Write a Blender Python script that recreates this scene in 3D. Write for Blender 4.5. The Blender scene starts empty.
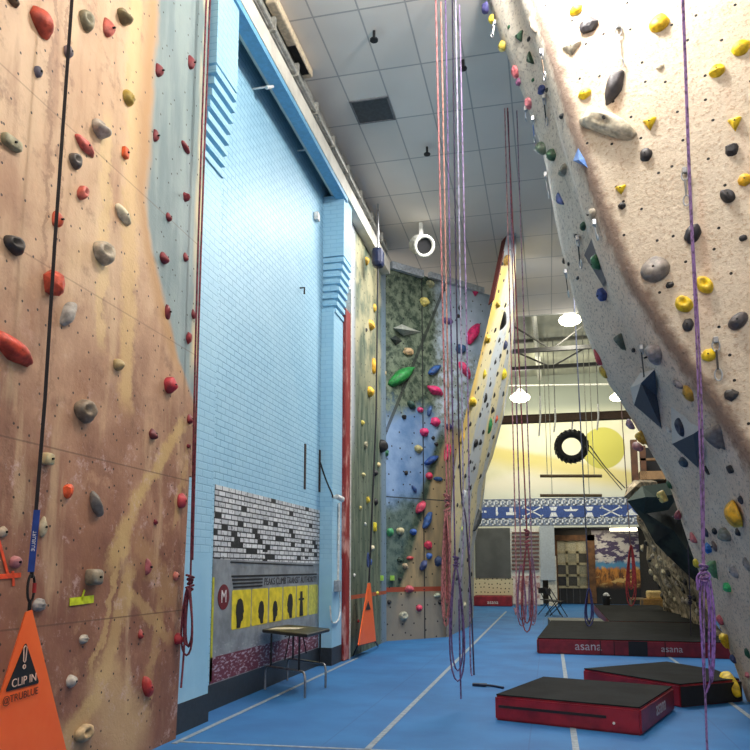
import bpy, bmesh, math, random
from mathutils import Vector, Matrix, noise as mnoise
from mathutils.bvhtree import BVHTree
random.seed(7)
S = bpy.context.scene
COL = S.collection
PI = math.pi

# ------------------------------------------------------------------ camera
F, CX, CY, H = 755.0, 375.0, 465.0, 1.5
_p = math.atan(103 / 755); _a = math.atan(175 / math.hypot(755, 103))
FW = Vector((-math.sin(_a) * math.cos(_p), math.cos(_a) * math.cos(_p), math.sin(_p)))
RT = Vector((math.cos(_a), math.sin(_a), 0))
UP = RT.cross(FW)
CAM = Vector((0, 0, H))
cd = bpy.data.cameras.new('camera'); cam = bpy.data.objects.new('camera', cd); COL.objects.link(cam)
cd.sensor_fit = 'HORIZONTAL'; cd.sensor_width = 36; cd.lens = F / 750 * 36; cd.shift_y = 90 / 750
cd.clip_end = 200
cam.matrix_world = Matrix(((RT.x, UP.x, -FW.x, 0), (RT.y, UP.y, -FW.y, 0), (RT.z, UP.z, -FW.z, H), (0, 0, 0, 1)))
S.camera = cam
S.view_settings.view_transform = 'Standard'; S.view_settings.exposure = .28

def ray(x, y): return FW * F + RT * (x - CX) - UP * (y - CY)
def plane(x, y, n, d):
    n = Vector(n); r = ray(x, y); return CAM + r * ((d - n.dot(CAM)) / n.dot(r))
def onX(x, y, X): return plane(x, y, (1, 0, 0), X)
def onY(x, y, Y): return plane(x, y, (0, 1, 0), Y)
def onZ(x, y, Z=0.0): return plane(x, y, (0, 0, 1), Z)
def depth(P): return (P - CAM).dot(FW)

# ------------------------------------------------------------------ materials
def lin(c): return tuple(((v / 255) / 12.92 if v / 255 <= .04045 else ((v / 255 + .055) / 1.055) ** 2.4) for v in c[:3]) + (1,)
class G:
    def __init__(s, name):
        s.m = bpy.data.materials.new(name); s.m.use_nodes = True
        s.t = s.m.node_tree; s.b = s.t.nodes['Principled BSDF']
    def n(s, t): return s.t.nodes.new(t)
    def put(s, sock, v):
        if isinstance(v, bpy.types.NodeSocket): s.t.links.new(v, sock)
        else: sock.default_value = v
    def pos(s):
        return s.n('ShaderNodeNewGeometry').outputs['Position']
    def obj(s): return s.n('ShaderNodeTexCoord').outputs['Object']
    def sep(s, v):
        q = s.n('ShaderNodeSeparateXYZ'); s.put(q.inputs[0], v); return q.outputs
    def comb(s, x, y, z):
        q = s.n('ShaderNodeCombineXYZ')
        for i, v in enumerate((x, y, z)): s.put(q.inputs[i], v)
        return q.outputs[0]
    def ma(s, op, a, b=0.0, c=None):
        q = s.n('ShaderNodeMath'); q.operation = op; s.put(q.inputs[0], a); s.put(q.inputs[1], b)
        if c is not None: s.put(q.inputs[2], c)
        return q.outputs[0]
    def noise(s, v, sc, det=3.0, ro=.55):
        q = s.n('ShaderNodeTexNoise'); s.put(q.inputs['Vector'], v); q.inputs['Scale'].default_value = sc
        q.inputs['Detail'].default_value = det; q.inputs['Roughness'].default_value = ro
        return q.outputs[0]
    def vor(s, v, sc, rnd=1.0, dim='3D', feature='F1'):
        q = s.n('ShaderNodeTexVoronoi'); q.voronoi_dimensions = dim; q.feature = feature
        s.put(q.inputs['Vector'], v); q.inputs['Scale'].default_value = sc; q.inputs['Randomness'].default_value = rnd
        return q.outputs['Distance']
    def step(s, x, a, b):
        q = s.n('ShaderNodeMapRange'); q.interpolation_type = 'SMOOTHSTEP'; s.put(q.inputs[0], x)
        s.put(q.inputs[1], a); s.put(q.inputs[2], b); return q.outputs[0]
    def mix(s, f, a, b):
        q = s.n('ShaderNodeMix'); q.data_type = 'RGBA'; s.put(q.inputs[0], f)
        s.put(q.inputs[6], lin(a) if isinstance(a, tuple) else a); s.put(q.inputs[7], lin(b) if isinstance(b, tuple) else b)
        return q.outputs[2]
    def scale(s, v, sc):
        q = s.n('ShaderNodeMapping'); s.put(q.inputs[0], v); q.inputs['Scale'].default_value = sc; return q.outputs[0]
    def attr(s, name):
        q = s.n('ShaderNodeAttribute'); q.attribute_name = name; return q.outputs
    def bump(s, h, st=.3, dist=.01):
        q = s.n('ShaderNodeBump'); q.inputs['Strength'].default_value = st; q.inputs['Distance'].default_value = dist
        s.put(q.inputs['Height'], h); s.t.links.new(q.outputs[0], s.b.inputs['Normal'])
    def out(s, col, rough=.7, metal=0.0):
        s.put(s.b.inputs['Base Color'], lin(col) if isinstance(col, tuple) else col)
        s.put(s.b.inputs['Roughness'], rough); s.b.inputs['Metallic'].default_value = metal
        return s.m

_cache = {}
def paint(c, rough=.6, metal=0.0, var=.12, sc=18.0):
    k = (c, rough, metal, var, sc)
    if k not in _cache:
        g = G('paint'); f = g.noise(g.obj(), sc, 3)
        d = tuple(int(v * (1 - var)) for v in c); l = tuple(min(255, int(v * (1 + var * .5))) for v in c)
        _cache[k] = g.out(g.mix(g.step(f, .3, .7), d, l), rough, metal)
        g.bump(f, .12, .004)
    return _cache[k]
def hold_mat(c):
    k = ('hold', c)
    if k not in _cache:
        g = G('resin'); o = g.obj(); f = g.noise(o, 14, 4); v = g.noise(o, 60, 2)
        d = tuple(int(x * .72) for x in c); l = tuple(min(255, int(x * 1.12 + 4)) for x in c)
        _cache[k] = g.out(g.mix(g.step(f, .25, .72), d, l), .55); g.bump(v, .35, .006)
    return _cache[k]
def emit(c, st):
    g = G('lamp_glow'); g.out(c, .5); g.b.inputs['Emission Color'].default_value = lin(c); g.b.inputs['Emission Strength'].default_value = st
    return g.m

BLACK = paint((22, 22, 24), .55); STEEL = paint((170, 172, 175), .35, .9); WHITE = paint((225, 225, 220), .6)
DARKMETAL = paint((38, 38, 40), .45, .5)

# ------------------------------------------------------------------ geometry helpers
def link(name, me, m=None, parent=None):
    o = bpy.data.objects.new(name, me); COL.objects.link(o)
    if m and me is not None and hasattr(me, 'materials'): me.materials.append(m)
    if parent: o.parent = parent
    return o
def build(name, bm, m, parent=None, loc=None, smooth=False):
    """bm is in world space; loc (world) becomes the origin."""
    base = Vector((0, 0, 0))
    if parent:
        base = parent.matrix_basis.translation.copy()
        pp = parent.parent
        while pp: base += pp.matrix_basis.translation; pp = pp.parent
    loc = Vector(loc) if loc is not None else base
    bmesh.ops.recalc_face_normals(bm, faces=bm.faces)
    me = bpy.data.meshes.new(name)
    bm.transform(Matrix.Translation(-loc)); bm.to_mesh(me); bm.free()
    if smooth:
        for f in me.polygons: f.use_smooth = True
    o = link(name, me, m, parent); o.location = loc - base
    return o
def tag(o, label, cat, group=None, kind=None):
    if label: o['label'] = label
    if cat: o['category'] = cat
    if group: o['group'] = group
    if kind: o['kind'] = kind
    return o
def thing(name, loc, label, cat, group=None):
    o = bpy.data.objects.new(name, None); COL.objects.link(o); o.location = Vector(loc); o.empty_display_size = .1
    return tag(o, label, cat, group)
def NB(): return bmesh.new()
def box(bm, lo, hi, bev=0.0):
    lo, hi = Vector(lo), Vector(hi)
    r = bmesh.ops.create_cube(bm, size=1); v = r['verts']
    bmesh.ops.scale(bm, vec=hi - lo, verts=v); bmesh.ops.translate(bm, vec=(lo + hi) / 2, verts=v)
    if bev:
        e = list({e for w in v for e in w.link_edges})
        bmesh.ops.bevel(bm, geom=e, offset=bev, segments=2, affect='EDGES', profile=.5)
    return bm
def prism(bm, pts, off):
    off = Vector(off); a = [bm.verts.new(Vector(p)) for p in pts]; b = [bm.verts.new(Vector(p) + off) for p in pts]
    bm.faces.new(a); bm.faces.new(list(reversed(b))); n = len(a)
    for i in range(n): bm.faces.new((a[i], b[i], b[(i + 1) % n], a[(i + 1) % n]))
    return bm
def tube(bm, pts, r, sides=7, closed=False):
    pts = [Vector(p) for p in pts]; n = len(pts); rings = []
    for i, p in enumerate(pts):
        if closed: t = pts[(i + 1) % n] - pts[i - 1]
        else: t = pts[min(i + 1, n - 1)] - pts[max(i - 1, 0)]
        if t.length < 1e-7: t = Vector((0, 0, 1))
        t.normalize(); ref = Vector((0, 1, 0)) if abs(t.y) < .9 else Vector((1, 0, 0))
        u = t.cross(ref).normalized(); v = t.cross(u)
        rr = r[i] if isinstance(r, (list, tuple)) else r
        rings.append([bm.verts.new(p + (u * math.cos(k * 2 * PI / sides) + v * math.sin(k * 2 * PI / sides)) * rr) for k in range(sides)])
    for i in range(n if closed else n - 1):
        A, B = rings[i], rings[(i + 1) % n]
        for k in range(sides): bm.faces.new((A[k], A[(k + 1) % sides], B[(k + 1) % sides], B[k]))
    if not closed: bm.faces.new(rings[0]); bm.faces.new(list(reversed(rings[-1])))
    return bm
def smooth_path(pts, k=5):
    pts = [Vector(p) for p in pts]; out = []
    for i in range(len(pts) - 1):
        p0, p1, p2, p3 = pts[max(i - 1, 0)], pts[i], pts[i + 1], pts[min(i + 2, len(pts) - 1)]
        for j in range(k):
            t = j / k
            out.append(.5 * ((2 * p1) + (p2 - p0) * t + (2 * p0 - 5 * p1 + 4 * p2 - p3) * t * t + (3 * p1 - p0 - 3 * p2 + p3) * t ** 3))
    return out + [pts[-1]]
def text_bm(s, size, mat4, extrude=.0015, xs=1.0):
    c = bpy.data.curves.new('letters', 'FONT'); c.body = s; c.size = size; c.extrude = extrude; c.align_x = 'CENTER'; c.align_y = 'CENTER'
    o = bpy.data.objects.new('letters', c); COL.objects.link(o)
    dg = bpy.context.evaluated_depsgraph_get(); me = bpy.data.meshes.new_from_object(o.evaluated_get(dg))
    bm = bmesh.new(); bm.from_mesh(me); bm.transform(mat4 @ Matrix.Diagonal((xs, 1, 1, 1)))
    bpy.data.objects.remove(o); bpy.data.curves.remove(c); bpy.data.meshes.remove(me)
    return bm
def frame(origin, xdir, ydir):
    x = Vector(xdir).normalized(); y = Vector(ydir); y = (y - x * y.dot(x)).normalized(); z = x.cross(y)
    return Matrix(((x.x, y.x, z.x, origin[0]), (x.y, y.y, z.y, origin[1]), (x.z, y.z, z.z, origin[2]), (0, 0, 0, 1)))
WALLS = {}
def keep(key, o):
    me = o.data; mw = Matrix.Translation(o.location + (o.parent.location if o.parent else Vector()))
    WALLS[key] = BVHTree.FromPolygons([mw @ v.co for v in me.vertices], [tuple(p.vertices) for p in me.polygons])
def hit1(x, y, key):
    d = ray(x, y).normalized(); best = None
    for k in key.split('+'):
        loc, n, i, dist = WALLS[k].ray_cast(CAM, d)
        if loc is not None and (best is None or dist < best[2]): best = (loc, n if n.dot(d) < 0 else -n, dist)
    return best
def hit(x, y, key):
    """first wall point along the sight line; just off a wall's edge, the nearest edge point."""
    b = hit1(x, y, key)
    if b: return b
    for rad in range(1, 30):
        for k in range(16):
            b = hit1(x + rad * math.cos(k * PI / 8), y + rad * math.sin(k * PI / 8), key)
            if b:
                r = ray(x, y); return (CAM + r * (depth(b[0]) / r.dot(FW)), b[1], b[2])
    return None

# ================================================================== SETTING
CEIL = 8.5
# --- floor: blue carpet-bonded gym mat
g = G('blue_gym_mat'); P = g.pos(); x, y, z = g.sep(P)
f = g.noise(P, 1.3, 4); f2 = g.noise(P, 90, 2)
seam = g.ma('LESS_THAN', g.ma('ABSOLUTE', g.ma('SUBTRACT', g.ma('FRACT', g.ma('DIVIDE', g.ma('ADD', x, 20.0), 1.72)), .5)), .004)
base = g.mix(g.step(f, .25, .75), (20, 84, 142), (34, 108, 168))
base = g.mix(g.ma('MULTIPLY', seam, .35), base, (20, 50, 95))
mf = g.out(g.mix(g.ma('MULTIPLY', f2, .3), base, (50, 120, 172)), .7); g.bump(f2, .25, .004)
tag(build('floor', box(NB(), (-4.6, -3, -.1), (9, 34, 0)), mf), None, None, kind='structure')
# tape lines: one per line
LM = paint((140, 152, 162), .6)
def tape(pts, w, name='floor_tape', label=None):
    bm = NB(); a, b = Vector(pts[0]), Vector(pts[1]); d = (b - a).normalized(); s = Vector((-d.y, d.x, 0)) * w / 2
    prism(bm, [a - s, a + s, b + s, b - s], (0, 0, .004)); bmesh.ops.translate(bm, vec=(0, 0, .001), verts=bm.verts)
    return tag(build(name, bm, LM), label, 'floor tape', 'tape lines on the floor')
tape([(-1.53, 5, 0), (-1.53, 27, 0)], .055, label='long pale tape line running down the blue floor towards the back left')
tape([(.165, 4, 0), (.165, 14.1, 0)], .055, label='pale tape line passing under the nearest crash pad')
tape([(1.93, 7, 0), (1.93, 14, 0)], .05, label='pale tape line near the foot of the grey overhang')
tape([(-3.2, 6.2, 0), (-3.2, 12.6, 0)], .05, label='pale tape line beside the blue brick wall under the table')
tape([(-3.2, 6.28, 0), (.165, 6.45, 0)], .04, label='pale tape line crossing the floor at the nearest edge')

# --- ceiling with lay-in tiles
g = G('ceiling_tiles'); P = g.pos(); x, y, z = g.sep(P)
def grid(v, off, step, w):
    return g.ma('GREATER_THAN', g.ma('ABSOLUTE', g.ma('SUBTRACT', g.ma('FRACT', g.ma('DIVIDE', g.ma('SUBTRACT', v, off), step)), .5)), .5 - w / step)
ln = g.ma('MAXIMUM', grid(x, -20.75, .6, .011), grid(y, -12.0 + .02, 1.2, .013))
f = g.noise(P, .6, 3); tilev = g.vor(g.comb(g.ma('FLOOR', g.ma('DIVIDE', g.ma('ADD', x, 20.75), .6)), g.ma('FLOOR', g.ma('DIVIDE', g.ma('ADD', y, 11.98), 1.2)), 0.0), 1.37)
tc = g.mix(g.step(f, .3, .7), (220, 212, 202), (230, 222, 212))
tc = g.mix(g.ma('MULTIPLY', g.step(tilev, .0, .8), .22), tc, (196, 190, 182))
mc = g.out(g.mix(g.ma('MULTIPLY', ln, .55), tc, (110, 112, 114)), .9); g.bump(ln, -.5, .01)
tag(build('ceiling', box(NB(), (-4.6, -3, CEIL), (9, 20.8, CEIL + .12)), mc), None, None, kind='structure')
# roof over the far hall
g = G('corrugated_roof'); P = g.pos(); x, y, z = g.sep(P)
w = g.ma('SINE', g.ma('MULTIPLY', x, 2 * PI / .3)); f = g.noise(P, 1.0, 3)
mr = g.out(g.mix(g.step(f, .3, .7), (150, 152, 138), (176, 177, 160)), .7); g.bump(w, .5, .03)
tag(build('ceiling_far', box(NB(), (-6, 20.8, 9.45), (9, 34, 9.6)), mr), None, None, kind='structure')
tag(build('trim_1', box(NB(), (-6, 20.8, CEIL), (9, 20.9, 9.45)), paint((165, 165, 155))), None, None, kind='structure')

# --- left wall: blue painted brick
def brick_mat(name, c1, c2, mortar, vary=None, sx=1.0):
    g = G(name); P = g.pos(); x, y, z = g.sep(P)
    q = g.n('ShaderNodeTexBrick'); g.put(q.inputs['Vector'], g.comb(g.ma('ADD', y, g.ma('MULTIPLY', x, 1.0)), z, 0.0))
    q.inputs['Scale'].default_value = 1.0; q.inputs['Brick Width'].default_value = .215; q.inputs['Row Height'].default_value = .075
    q.inputs['Mortar Size'].default_value = .007; q.inputs['Mortar Smooth'].default_value = .4
    q.inputs['Color1'].default_value = lin(c1); q.inputs['Color2'].default_value = lin(c2); q.inputs['Mortar'].default_value = lin(mortar)
    f = g.noise(P, 1.1, 4); f2 = g.noise(P, 35, 3)
    col = g.mix(g.ma('MULTIPLY', g.step(f, .35, .75), .35), q.outputs['Color'], vary or c1)
    # dark base band below 0.27 m is the skirting paint
    m = g.out(col, .5)
    hgt = g.ma('ADD', g.ma('MULTIPLY', q.outputs['Fac'], -1.0), g.ma('MULTIPLY', f2, .35))
    g.bump(hgt, .55, .012); return m
BLUE = brick_mat('blue_painted_brick', (158, 205, 228), (150, 198, 223), (112, 164, 196), (176, 216, 234))
PILB = brick_mat('blue_painted_pier', (158, 205, 228), (153, 201, 226), (138, 188, 216), (172, 214, 233))
g = G('flat_blue_paint'); f = g.noise(g.pos(), 2.2, 4)
FLATBLUE = g.out(g.mix(g.step(f, .3, .7), (146, 196, 222), (162, 208, 230)), .5); g.bump(g.noise(g.pos(), 40, 2), .15, .004)
XR, XP, XU = -3.56, -3.35, -3.2       # recess, pilaster, corbelled pilaster
bm = box(NB(), (-3.9, -3, 0), (XR, 15.6, CEIL))
tag(build('wall_left', bm, BLUE), None, None, kind='structure')
tag(build('baseboard_left', box(NB(), (XR - .01, 6.6, 0), (XR + .015, 12, .27)), paint((42, 48, 54), .5)), None, None, kind='structure')
def corbelled(name, y0, y1, yu0, base):
    bm = NB(); box(bm, (XR - .05, y0, 0 if not base else .29), (XP, y1, 5.75))
    n = 8
    for i in range(n):                       # corbel courses stepping out to the upper shaft
        z0 = 5.7 + i * .125; xx = XP + (XU - XP) * (i + 1) / n
        box(bm, (XR - .05, yu0, z0), (xx, y1, z0 + .075)); box(bm, (XR - .05, yu0 + .04, z0 + .07), (xx - .05, y1 - .03, z0 + .13))
    box(bm, (XR - .05, yu0, 6.68), (XU, y1, 7.75))
    return tag(build(name, bm, PILB), None, None, kind='structure')
corbelled('pilaster_left', 6.45, 7.15, 6.62, False)
corbelled('pilaster_right', 11.55, 12.12, 11.6, False)
bm = NB(); box(bm, (XR, 6.4, 0), (XP + .012, 7.17, .27)); tag(build('baseboard_pilaster', bm, paint((42, 48, 54), .5)), None, None, kind='structure')
bm = NB(); box(bm, (XR, 11.53, 0), (XP + .012, 12.12, .27)); tag(build('baseboard_pier', bm, paint((42, 48, 54), .5)), None, None, kind='structure')
# smooth painted dado of the pilasters
for nm, a, b in (('trim_2', 6.44, 7.155), ('trim_3', 11.545, 12.12)):
    tag(build(nm, box(NB(), (XR, a, .27), (XP + .006, b, 1.65)), FLATBLUE), None, None, kind='structure')
# recess panel joints
# beam across the top
bt = thing('steel_beam', (-3.3, 10.5, 7.7), 'long overhead beam with blue underside and cream face above the blue brick wall', 'beam')
build('soffit', box(NB(), (-3.34, 4, 7.68), (-3.17, 11.75, 7.76)), paint((110, 170, 206), .5, var=.06), bt)
build('beam_face', box(NB(), (-3.42, 4, 7.76), (-3.16, 15.2, 8.02)), paint((212, 208, 196), .55, var=.08, sc=3), bt)
build('top_plate', box(NB(), (-3.55, 4, 8.02), (-3.24, 15.2, CEIL - .01)), paint((150, 150, 146), .6, var=.2, sc=4), bt)
cdt = NB(); tube(cdt, [(-3.18, 4, 8.2), (-3.18, 15, 8.2)], .028, 8); tube(cdt, [(-3.2, 4, 8.3), (-3.2, 14.6, 8.3)], .018, 8)
for k in range(9): box(cdt, (-3.24, 7.2 + k * .9, 8.15), (-3.14, 7.25 + k * .9, 8.34))
cd_ = thing('electrical_conduit', (-3.18, 10, 8.2), 'pair of thin grey conduits clipped along the overhead beam', 'conduit')
build('conduit_pipe', cdt, paint((185, 184, 176), .4, .4), cd_)
# heater by the ceiling
ht = thing('ventilation_unit', (-3.0, 8.3, 8.3), 'cream boxed vent unit with dark grille at ceiling above the beam', 'vent unit')
build('casing', box(NB(), (-3.2, 7.9, 8.37), (-3.06, 9.4, CEIL - .005), .02), paint((214, 196, 166), .6), ht)
bm = NB()
for k in range(14): box(bm, (-3.19 + k * .008, 8.7, 8.36), (-3.186 + k * .008, 9.3, 8.375))
build('grille', bm, BLACK, ht)
# light brackets in the recess
for (px, py), lb in (((260, 88), 'small white bracket lamp in shadowed top of the recess, nearer one'), ((304, 150), 'small white bracket lamp in shadowed top of the recess, farther one')):
    q = onX(px, py, XR + .1); t = thing('wall_lamp', q, lb, 'lamp', 'bracket lamps in the recess')
    bm = NB(); tube(bm, [q + Vector((-.1, 0, 0)), q + Vector((.10, 0, .0))], .012, 8); build('arm', bm, WHITE, t)
    bm = NB(); tube(bm, [q + Vector((.1, -.03, -.03)), q + Vector((.16, .05, .03))], [.026, .02], 10); build('lamp_head', bm, WHITE, t)

# ---------------- painted train mural on recess
mu = thing('train_mural', onX(216, 690, XR), 'painted grey train car mural with yellow windows low on the blue brick wall', 'mural')
D = Vector((.004, 0, 0))
def decal(name, pts, m, parent, lift=.002, label=None, X=XR):
    bm = NB(); prism(bm, [Vector((X + lift, p[0], p[1])) for p in pts], (.004, 0, 0)); o = build(name, bm, m, parent)
    if label: o['label'] = label
    return o
def yz(px, py, X=XR): q = onX(px, py, X); return (q.y, q.z)
Y0, Y1 = 7.64, 11.54
zt = yz(215, 487)[1]; zt2 = 2.41; zm = yz(216, 556)[1]
g = G('black_white_brick'); P = g.pos(); x, y, z = g.sep(P)
q = g.n('ShaderNodeTexBrick'); g.put(q.inputs['Vector'], g.comb(y, z, 0.0)); q.inputs['Scale'].default_value = 1
q.inputs['Brick Width'].default_value = .18; q.inputs['Row Height'].default_value = .062; q.inputs['Mortar Size'].default_value = .008
q.inputs['Color1'].default_value = lin((226, 228, 228)); q.inputs['Color2'].default_value = lin((188, 191, 194)); q.inputs['Mortar'].default_value = lin((34, 36, 38))
row = g.ma('FLOOR', g.ma('DIVIDE', z, .062)); wn = g.n('ShaderNodeTexWhiteNoise'); wn.noise_dimensions = '2D'
g.put(wn.inputs['Vector'], g.comb(g.ma('FLOOR', g.ma('ADD', g.ma('DIVIDE', y, .18), g.ma('MULTIPLY', g.ma('MODULO', row, 2.0), .5))), row, 0.0)); blk = wn.outputs['Value']
zz = g.step(g.ma('ABSOLUTE', g.ma('SUBTRACT', z, 1.84)), .4, .0)
dk = g.ma('MULTIPLY', g.ma('GREATER_THAN', g.ma('ADD', blk, g.ma('MULTIPLY', zz, .12)), .96), 1.0); f = g.noise(P, 26, 3)
f = g.noise(P, 26, 3)
col = g.mix(dk, q.outputs['Color'], (28, 30, 32)); col = g.mix(g.step(f, .55, .75), col, (70, 74, 78))
MBW = g.out(col, .6); g.bump(q.outputs['Fac'], -.4, .01)
decal('brick_band', [(Y0, 1.60), (Y1, 1.57), (Y1, zt2), (Y0, zt2)], MBW, mu, label='black and white painted brick band')
g = G('grey_train_paint'); P = g.pos(); x, y, z = g.sep(P); f = g.noise(P, 3.5, 5, .65); f2 = g.noise(g.scale(P, (1, 4, 14)), 3, 4)
col = g.mix(g.step(f, .3, .7), (112, 118, 122), (150, 156, 160)); col = g.mix(g.ma('MULTIPLY', g.step(f2, .55, .7), g.step(z, .75, .45)), col, (196, 198, 204))
decal('train_side', [(Y0, .27), (Y1, .27), (Y1, 1.57), (Y0, 1.60)], g.out(col, .5), mu, .001)
g = G('maroon_stripe'); P = g.pos(); f = g.noise(g.scale(P, (1, 3, 9)), 4, 4)
decal('maroon_stripe', [(Y0, .28), (Y1, .28), (Y1, .53), (Y0, .55)], g.out(g.mix(g.step(f, .5, .66), (104, 34, 52), (182, 170, 180)), .5), mu, .003)
decal('yellow_edge', [(Y0, .3), (Y0 + .05, .3), (Y0 + .05, 1.4), (Y0, 1.4)], paint((190, 186, 40)), mu, .003)
MB = paint((22, 22, 24), .6)
a = yz(230, 562); decal('roof_line', [(a[0], 1.575), (11.2, 1.545), (11.2, 1.53), (a[0], 1.56)], MB, mu, .006)
ya = yz(231, 578)[0]; yb = yz(262, 580)[0]
for k in range(4):
    zc = 1.405 - k * .042
    decal('speed_stripe', [(ya + k * .02, zc - .011), (yb if k else 11.4, zc - .011), (yb if k else 11.4, zc + .011), (ya + k * .02, zc + .011)], MB, mu, .006)
yt = (yb + 11.4) / 2
bm = text_bm('PEAKS CLIMB TRANSIT AUTHORITY', .13, frame((XR + .009, yt + .03, 1.325), (0, 1, 0), (0, 0, 1)), .001)
xs = [v.co.y for v in bm.verts]; k = (11.42 - yb - .08) / (max(xs) - min(xs))
bmesh.ops.scale(bm, vec=(1, k, 1), space=Matrix.Translation((0, -yt - .03, 0)), verts=bm.verts); build('lettering', bm, paint((48, 50, 58)), mu)
# windows
wx_ = [(231, 250), (251, 267), (268.5, 281.5), (282.5, 295), (296, 307), (308, 317)]
YEL = paint((226, 206, 44), .5, var=.1, sc=9)
ztw, zbw = 1.245, .80
def head_sil(y, z, s, flip=1, hat=False):
    pts = [(.0, 0), (.36, 0), (.34, .18), (.40, .34), (.46, .5), (.42, .72), (.28, .9), (.0, .94), (-.22, .86), (-.34, .66), (-.40, .5), (-.31, .42), (-.34, .3), (-.26, .22), (-.12, .2)]
    pts = [(p[0] * flip, p[1]) for p in pts]
    if hat: pts = [(-.3, 0), (.3, 0), (.24, .45), (.18, .62), (.45, .64), (.45, .70), (.2, .72), (.16, .98), (-.18, .98), (-.2, .72), (-.45, .70), (-.45, .64), (-.18, .62), (-.24, .45)]
    return [(y + p[0] * s * .75, z + p[1] * s) for p in pts]
for k, (p0, p1) in enumerate(wx_):
    ya_, yb_ = yz(p0, 620)[0], yz(p1, 620)[0]; r = .03
    pts = []
    for cx, cz, a0 in ((yb_ - r, ztw - r, 0), (ya_ + r, ztw - r, 90), (ya_ + r, zbw + r, 180), (yb_ - r, zbw + r, 270)):
        for j in range(4): pts.append((cx + r * math.cos(math.radians(a0 + 30 * j)), cz + r * math.sin(math.radians(a0 + 30 * j))))
    w = decal('train_window', pts, YEL if k < 5 else paint((200, 196, 80), .5), mu, .004)
    if k < 5:
        w_ = yb_ - ya_
        sil = [(ya_ + w_ * .42, .36), (ya_ + w_ * .55, .30), (ya_ + w_ * .45, .28), (ya_ + w_ * .5, .36), (ya_ + w_ * .4, .36)][k]
        o = decal('rider_silhouette', head_sil(sil[0], zbw + .01, sil[1], 1 if k % 2 else -1, k == 4), MB, w, .008)
q0 = yz(223, 597); bm = NB()
pts = [Vector((XR + .006, q0[0] + .15 * math.cos(t * PI / 12), q0[1] + .14 * math.sin(t * PI / 12))) for t in range(24)]
prism(bm, pts, (.004, 0, 0)); emb = build('round_emblem', bm, paint((112, 26, 36)), mu)
bm = text_bm('M', .2, frame((XR + .0115, q0[0], q0[1]), (0, 1, 0), (0, 0, 1)), .001); build('emblem_letter', bm, WHITE, emb)
# slots in the wall
for (x0, y0, x1, y1), lb in (((305, 444, 304, 489), 'narrow dark vertical slot cut in the blue brick, left one'), ((319.5, 450, 319, 492), 'narrow dark vertical slot in the corner by the blue pilaster')):
    a = yz(x0, y0); b = yz(x1, y1); bm = NB(); box(bm, (XR, a[0] - .035, b[1]), (XR + .012, a[0] + .035, a[1]))
    tag(build('wall_slot', bm, paint((52, 40, 38), .9)), lb, 'wall slot', 'slots in the brick')
a = onX(300, 288, XR); tag(build('wall_hook', tube(NB(), [a, a + Vector((.07, 0, 0)), a + Vector((.07, 0, -.1))], .014, 6), BLACK, None, a), 'small dark hook high on the blue brick recess', 'hook')
a = onX(315, 217, XR); bm = NB(); box(bm, a + Vector((0, -.06, -.07)), a + Vector((.07, .06, .07)), .015); tag(build('junction_box', bm, WHITE, None, a), 'small white junction box high at recess corner', 'junction box')
# security camera and cables on the right pilaster
c = onX(339, 498, XP + .1)
t = thing('security_camera', c, 'small white wall camera on the blue pilaster beside the red post', 'camera')
bm = NB(); tube(bm, [c + Vector((-.02, -.08, .02)), c + Vector((.04, .07, -.02))], [.04, .045], 12); build('camera_body', bm, WHITE, t)
bm = NB(); tube(bm, [c + Vector((-.1, 0, .02)), c], .025, 8); build('bracket', bm, WHITE, t)
bm = NB(); tube(bm, smooth_path([onX(320, 462, XP + .02), onX(326, 480, XP + .02), onX(332, 494, XP + .02), c + Vector((-.08, -.1, 0))]), .014, 6)
tag(build('camera_cable', bm, BLACK), 'black cable drooping from the wall slot to the white camera', 'cable')
bm = NB(); tube(bm, [onX(339, 503, XP + .02), onX(338, 585, XP + .02)], .02, 6)
tube(bm, smooth_path([onX(338, 585, XP + .02), onX(340.5, 605, XP + .03), onX(338, 620, XP + .03), onX(332, 622, XP + .03), onX(330, 606, XP + .03)]), .012, 6)
tag(build('white_cable', bm, WHITE), 'white conduit and looped cable hanging down the blue pilaster below the camera', 'cable')
c = onX(337, 586, XP + .03); bm = NB(); box(bm, c + Vector((-.03, -.1, -.09)), c + Vector((.05, .1, .09)), .01)
tag(build('electrical_outlet', bm, paint((150, 158, 165)), None, c), 'grey outlet box low on the blue pilaster', 'outlet')
# red post
g = G('worn_red_paint'); f = g.noise(g.scale(g.pos(), (1, 1, .35)), 4, 5, .65)
RED = g.out(g.mix(g.step(f, .52, .66), (140, 34, 32), (206, 150, 140)), .5)
rp = thing('red_post', (-3.31, 12.27, 0), 'worn red painted steel post between blue pilaster and painted climbing wall', 'post')
build('post', box(NB(), (-3.45, 12.13, 0), (-3.29, 12.42, 5.95), .02), RED, rp)
build('edge_strip', box(NB(), (-3.4, 12.42, 0), (-3.285, 12.48, 6.4)), paint((205, 205, 196)), rp)

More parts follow.
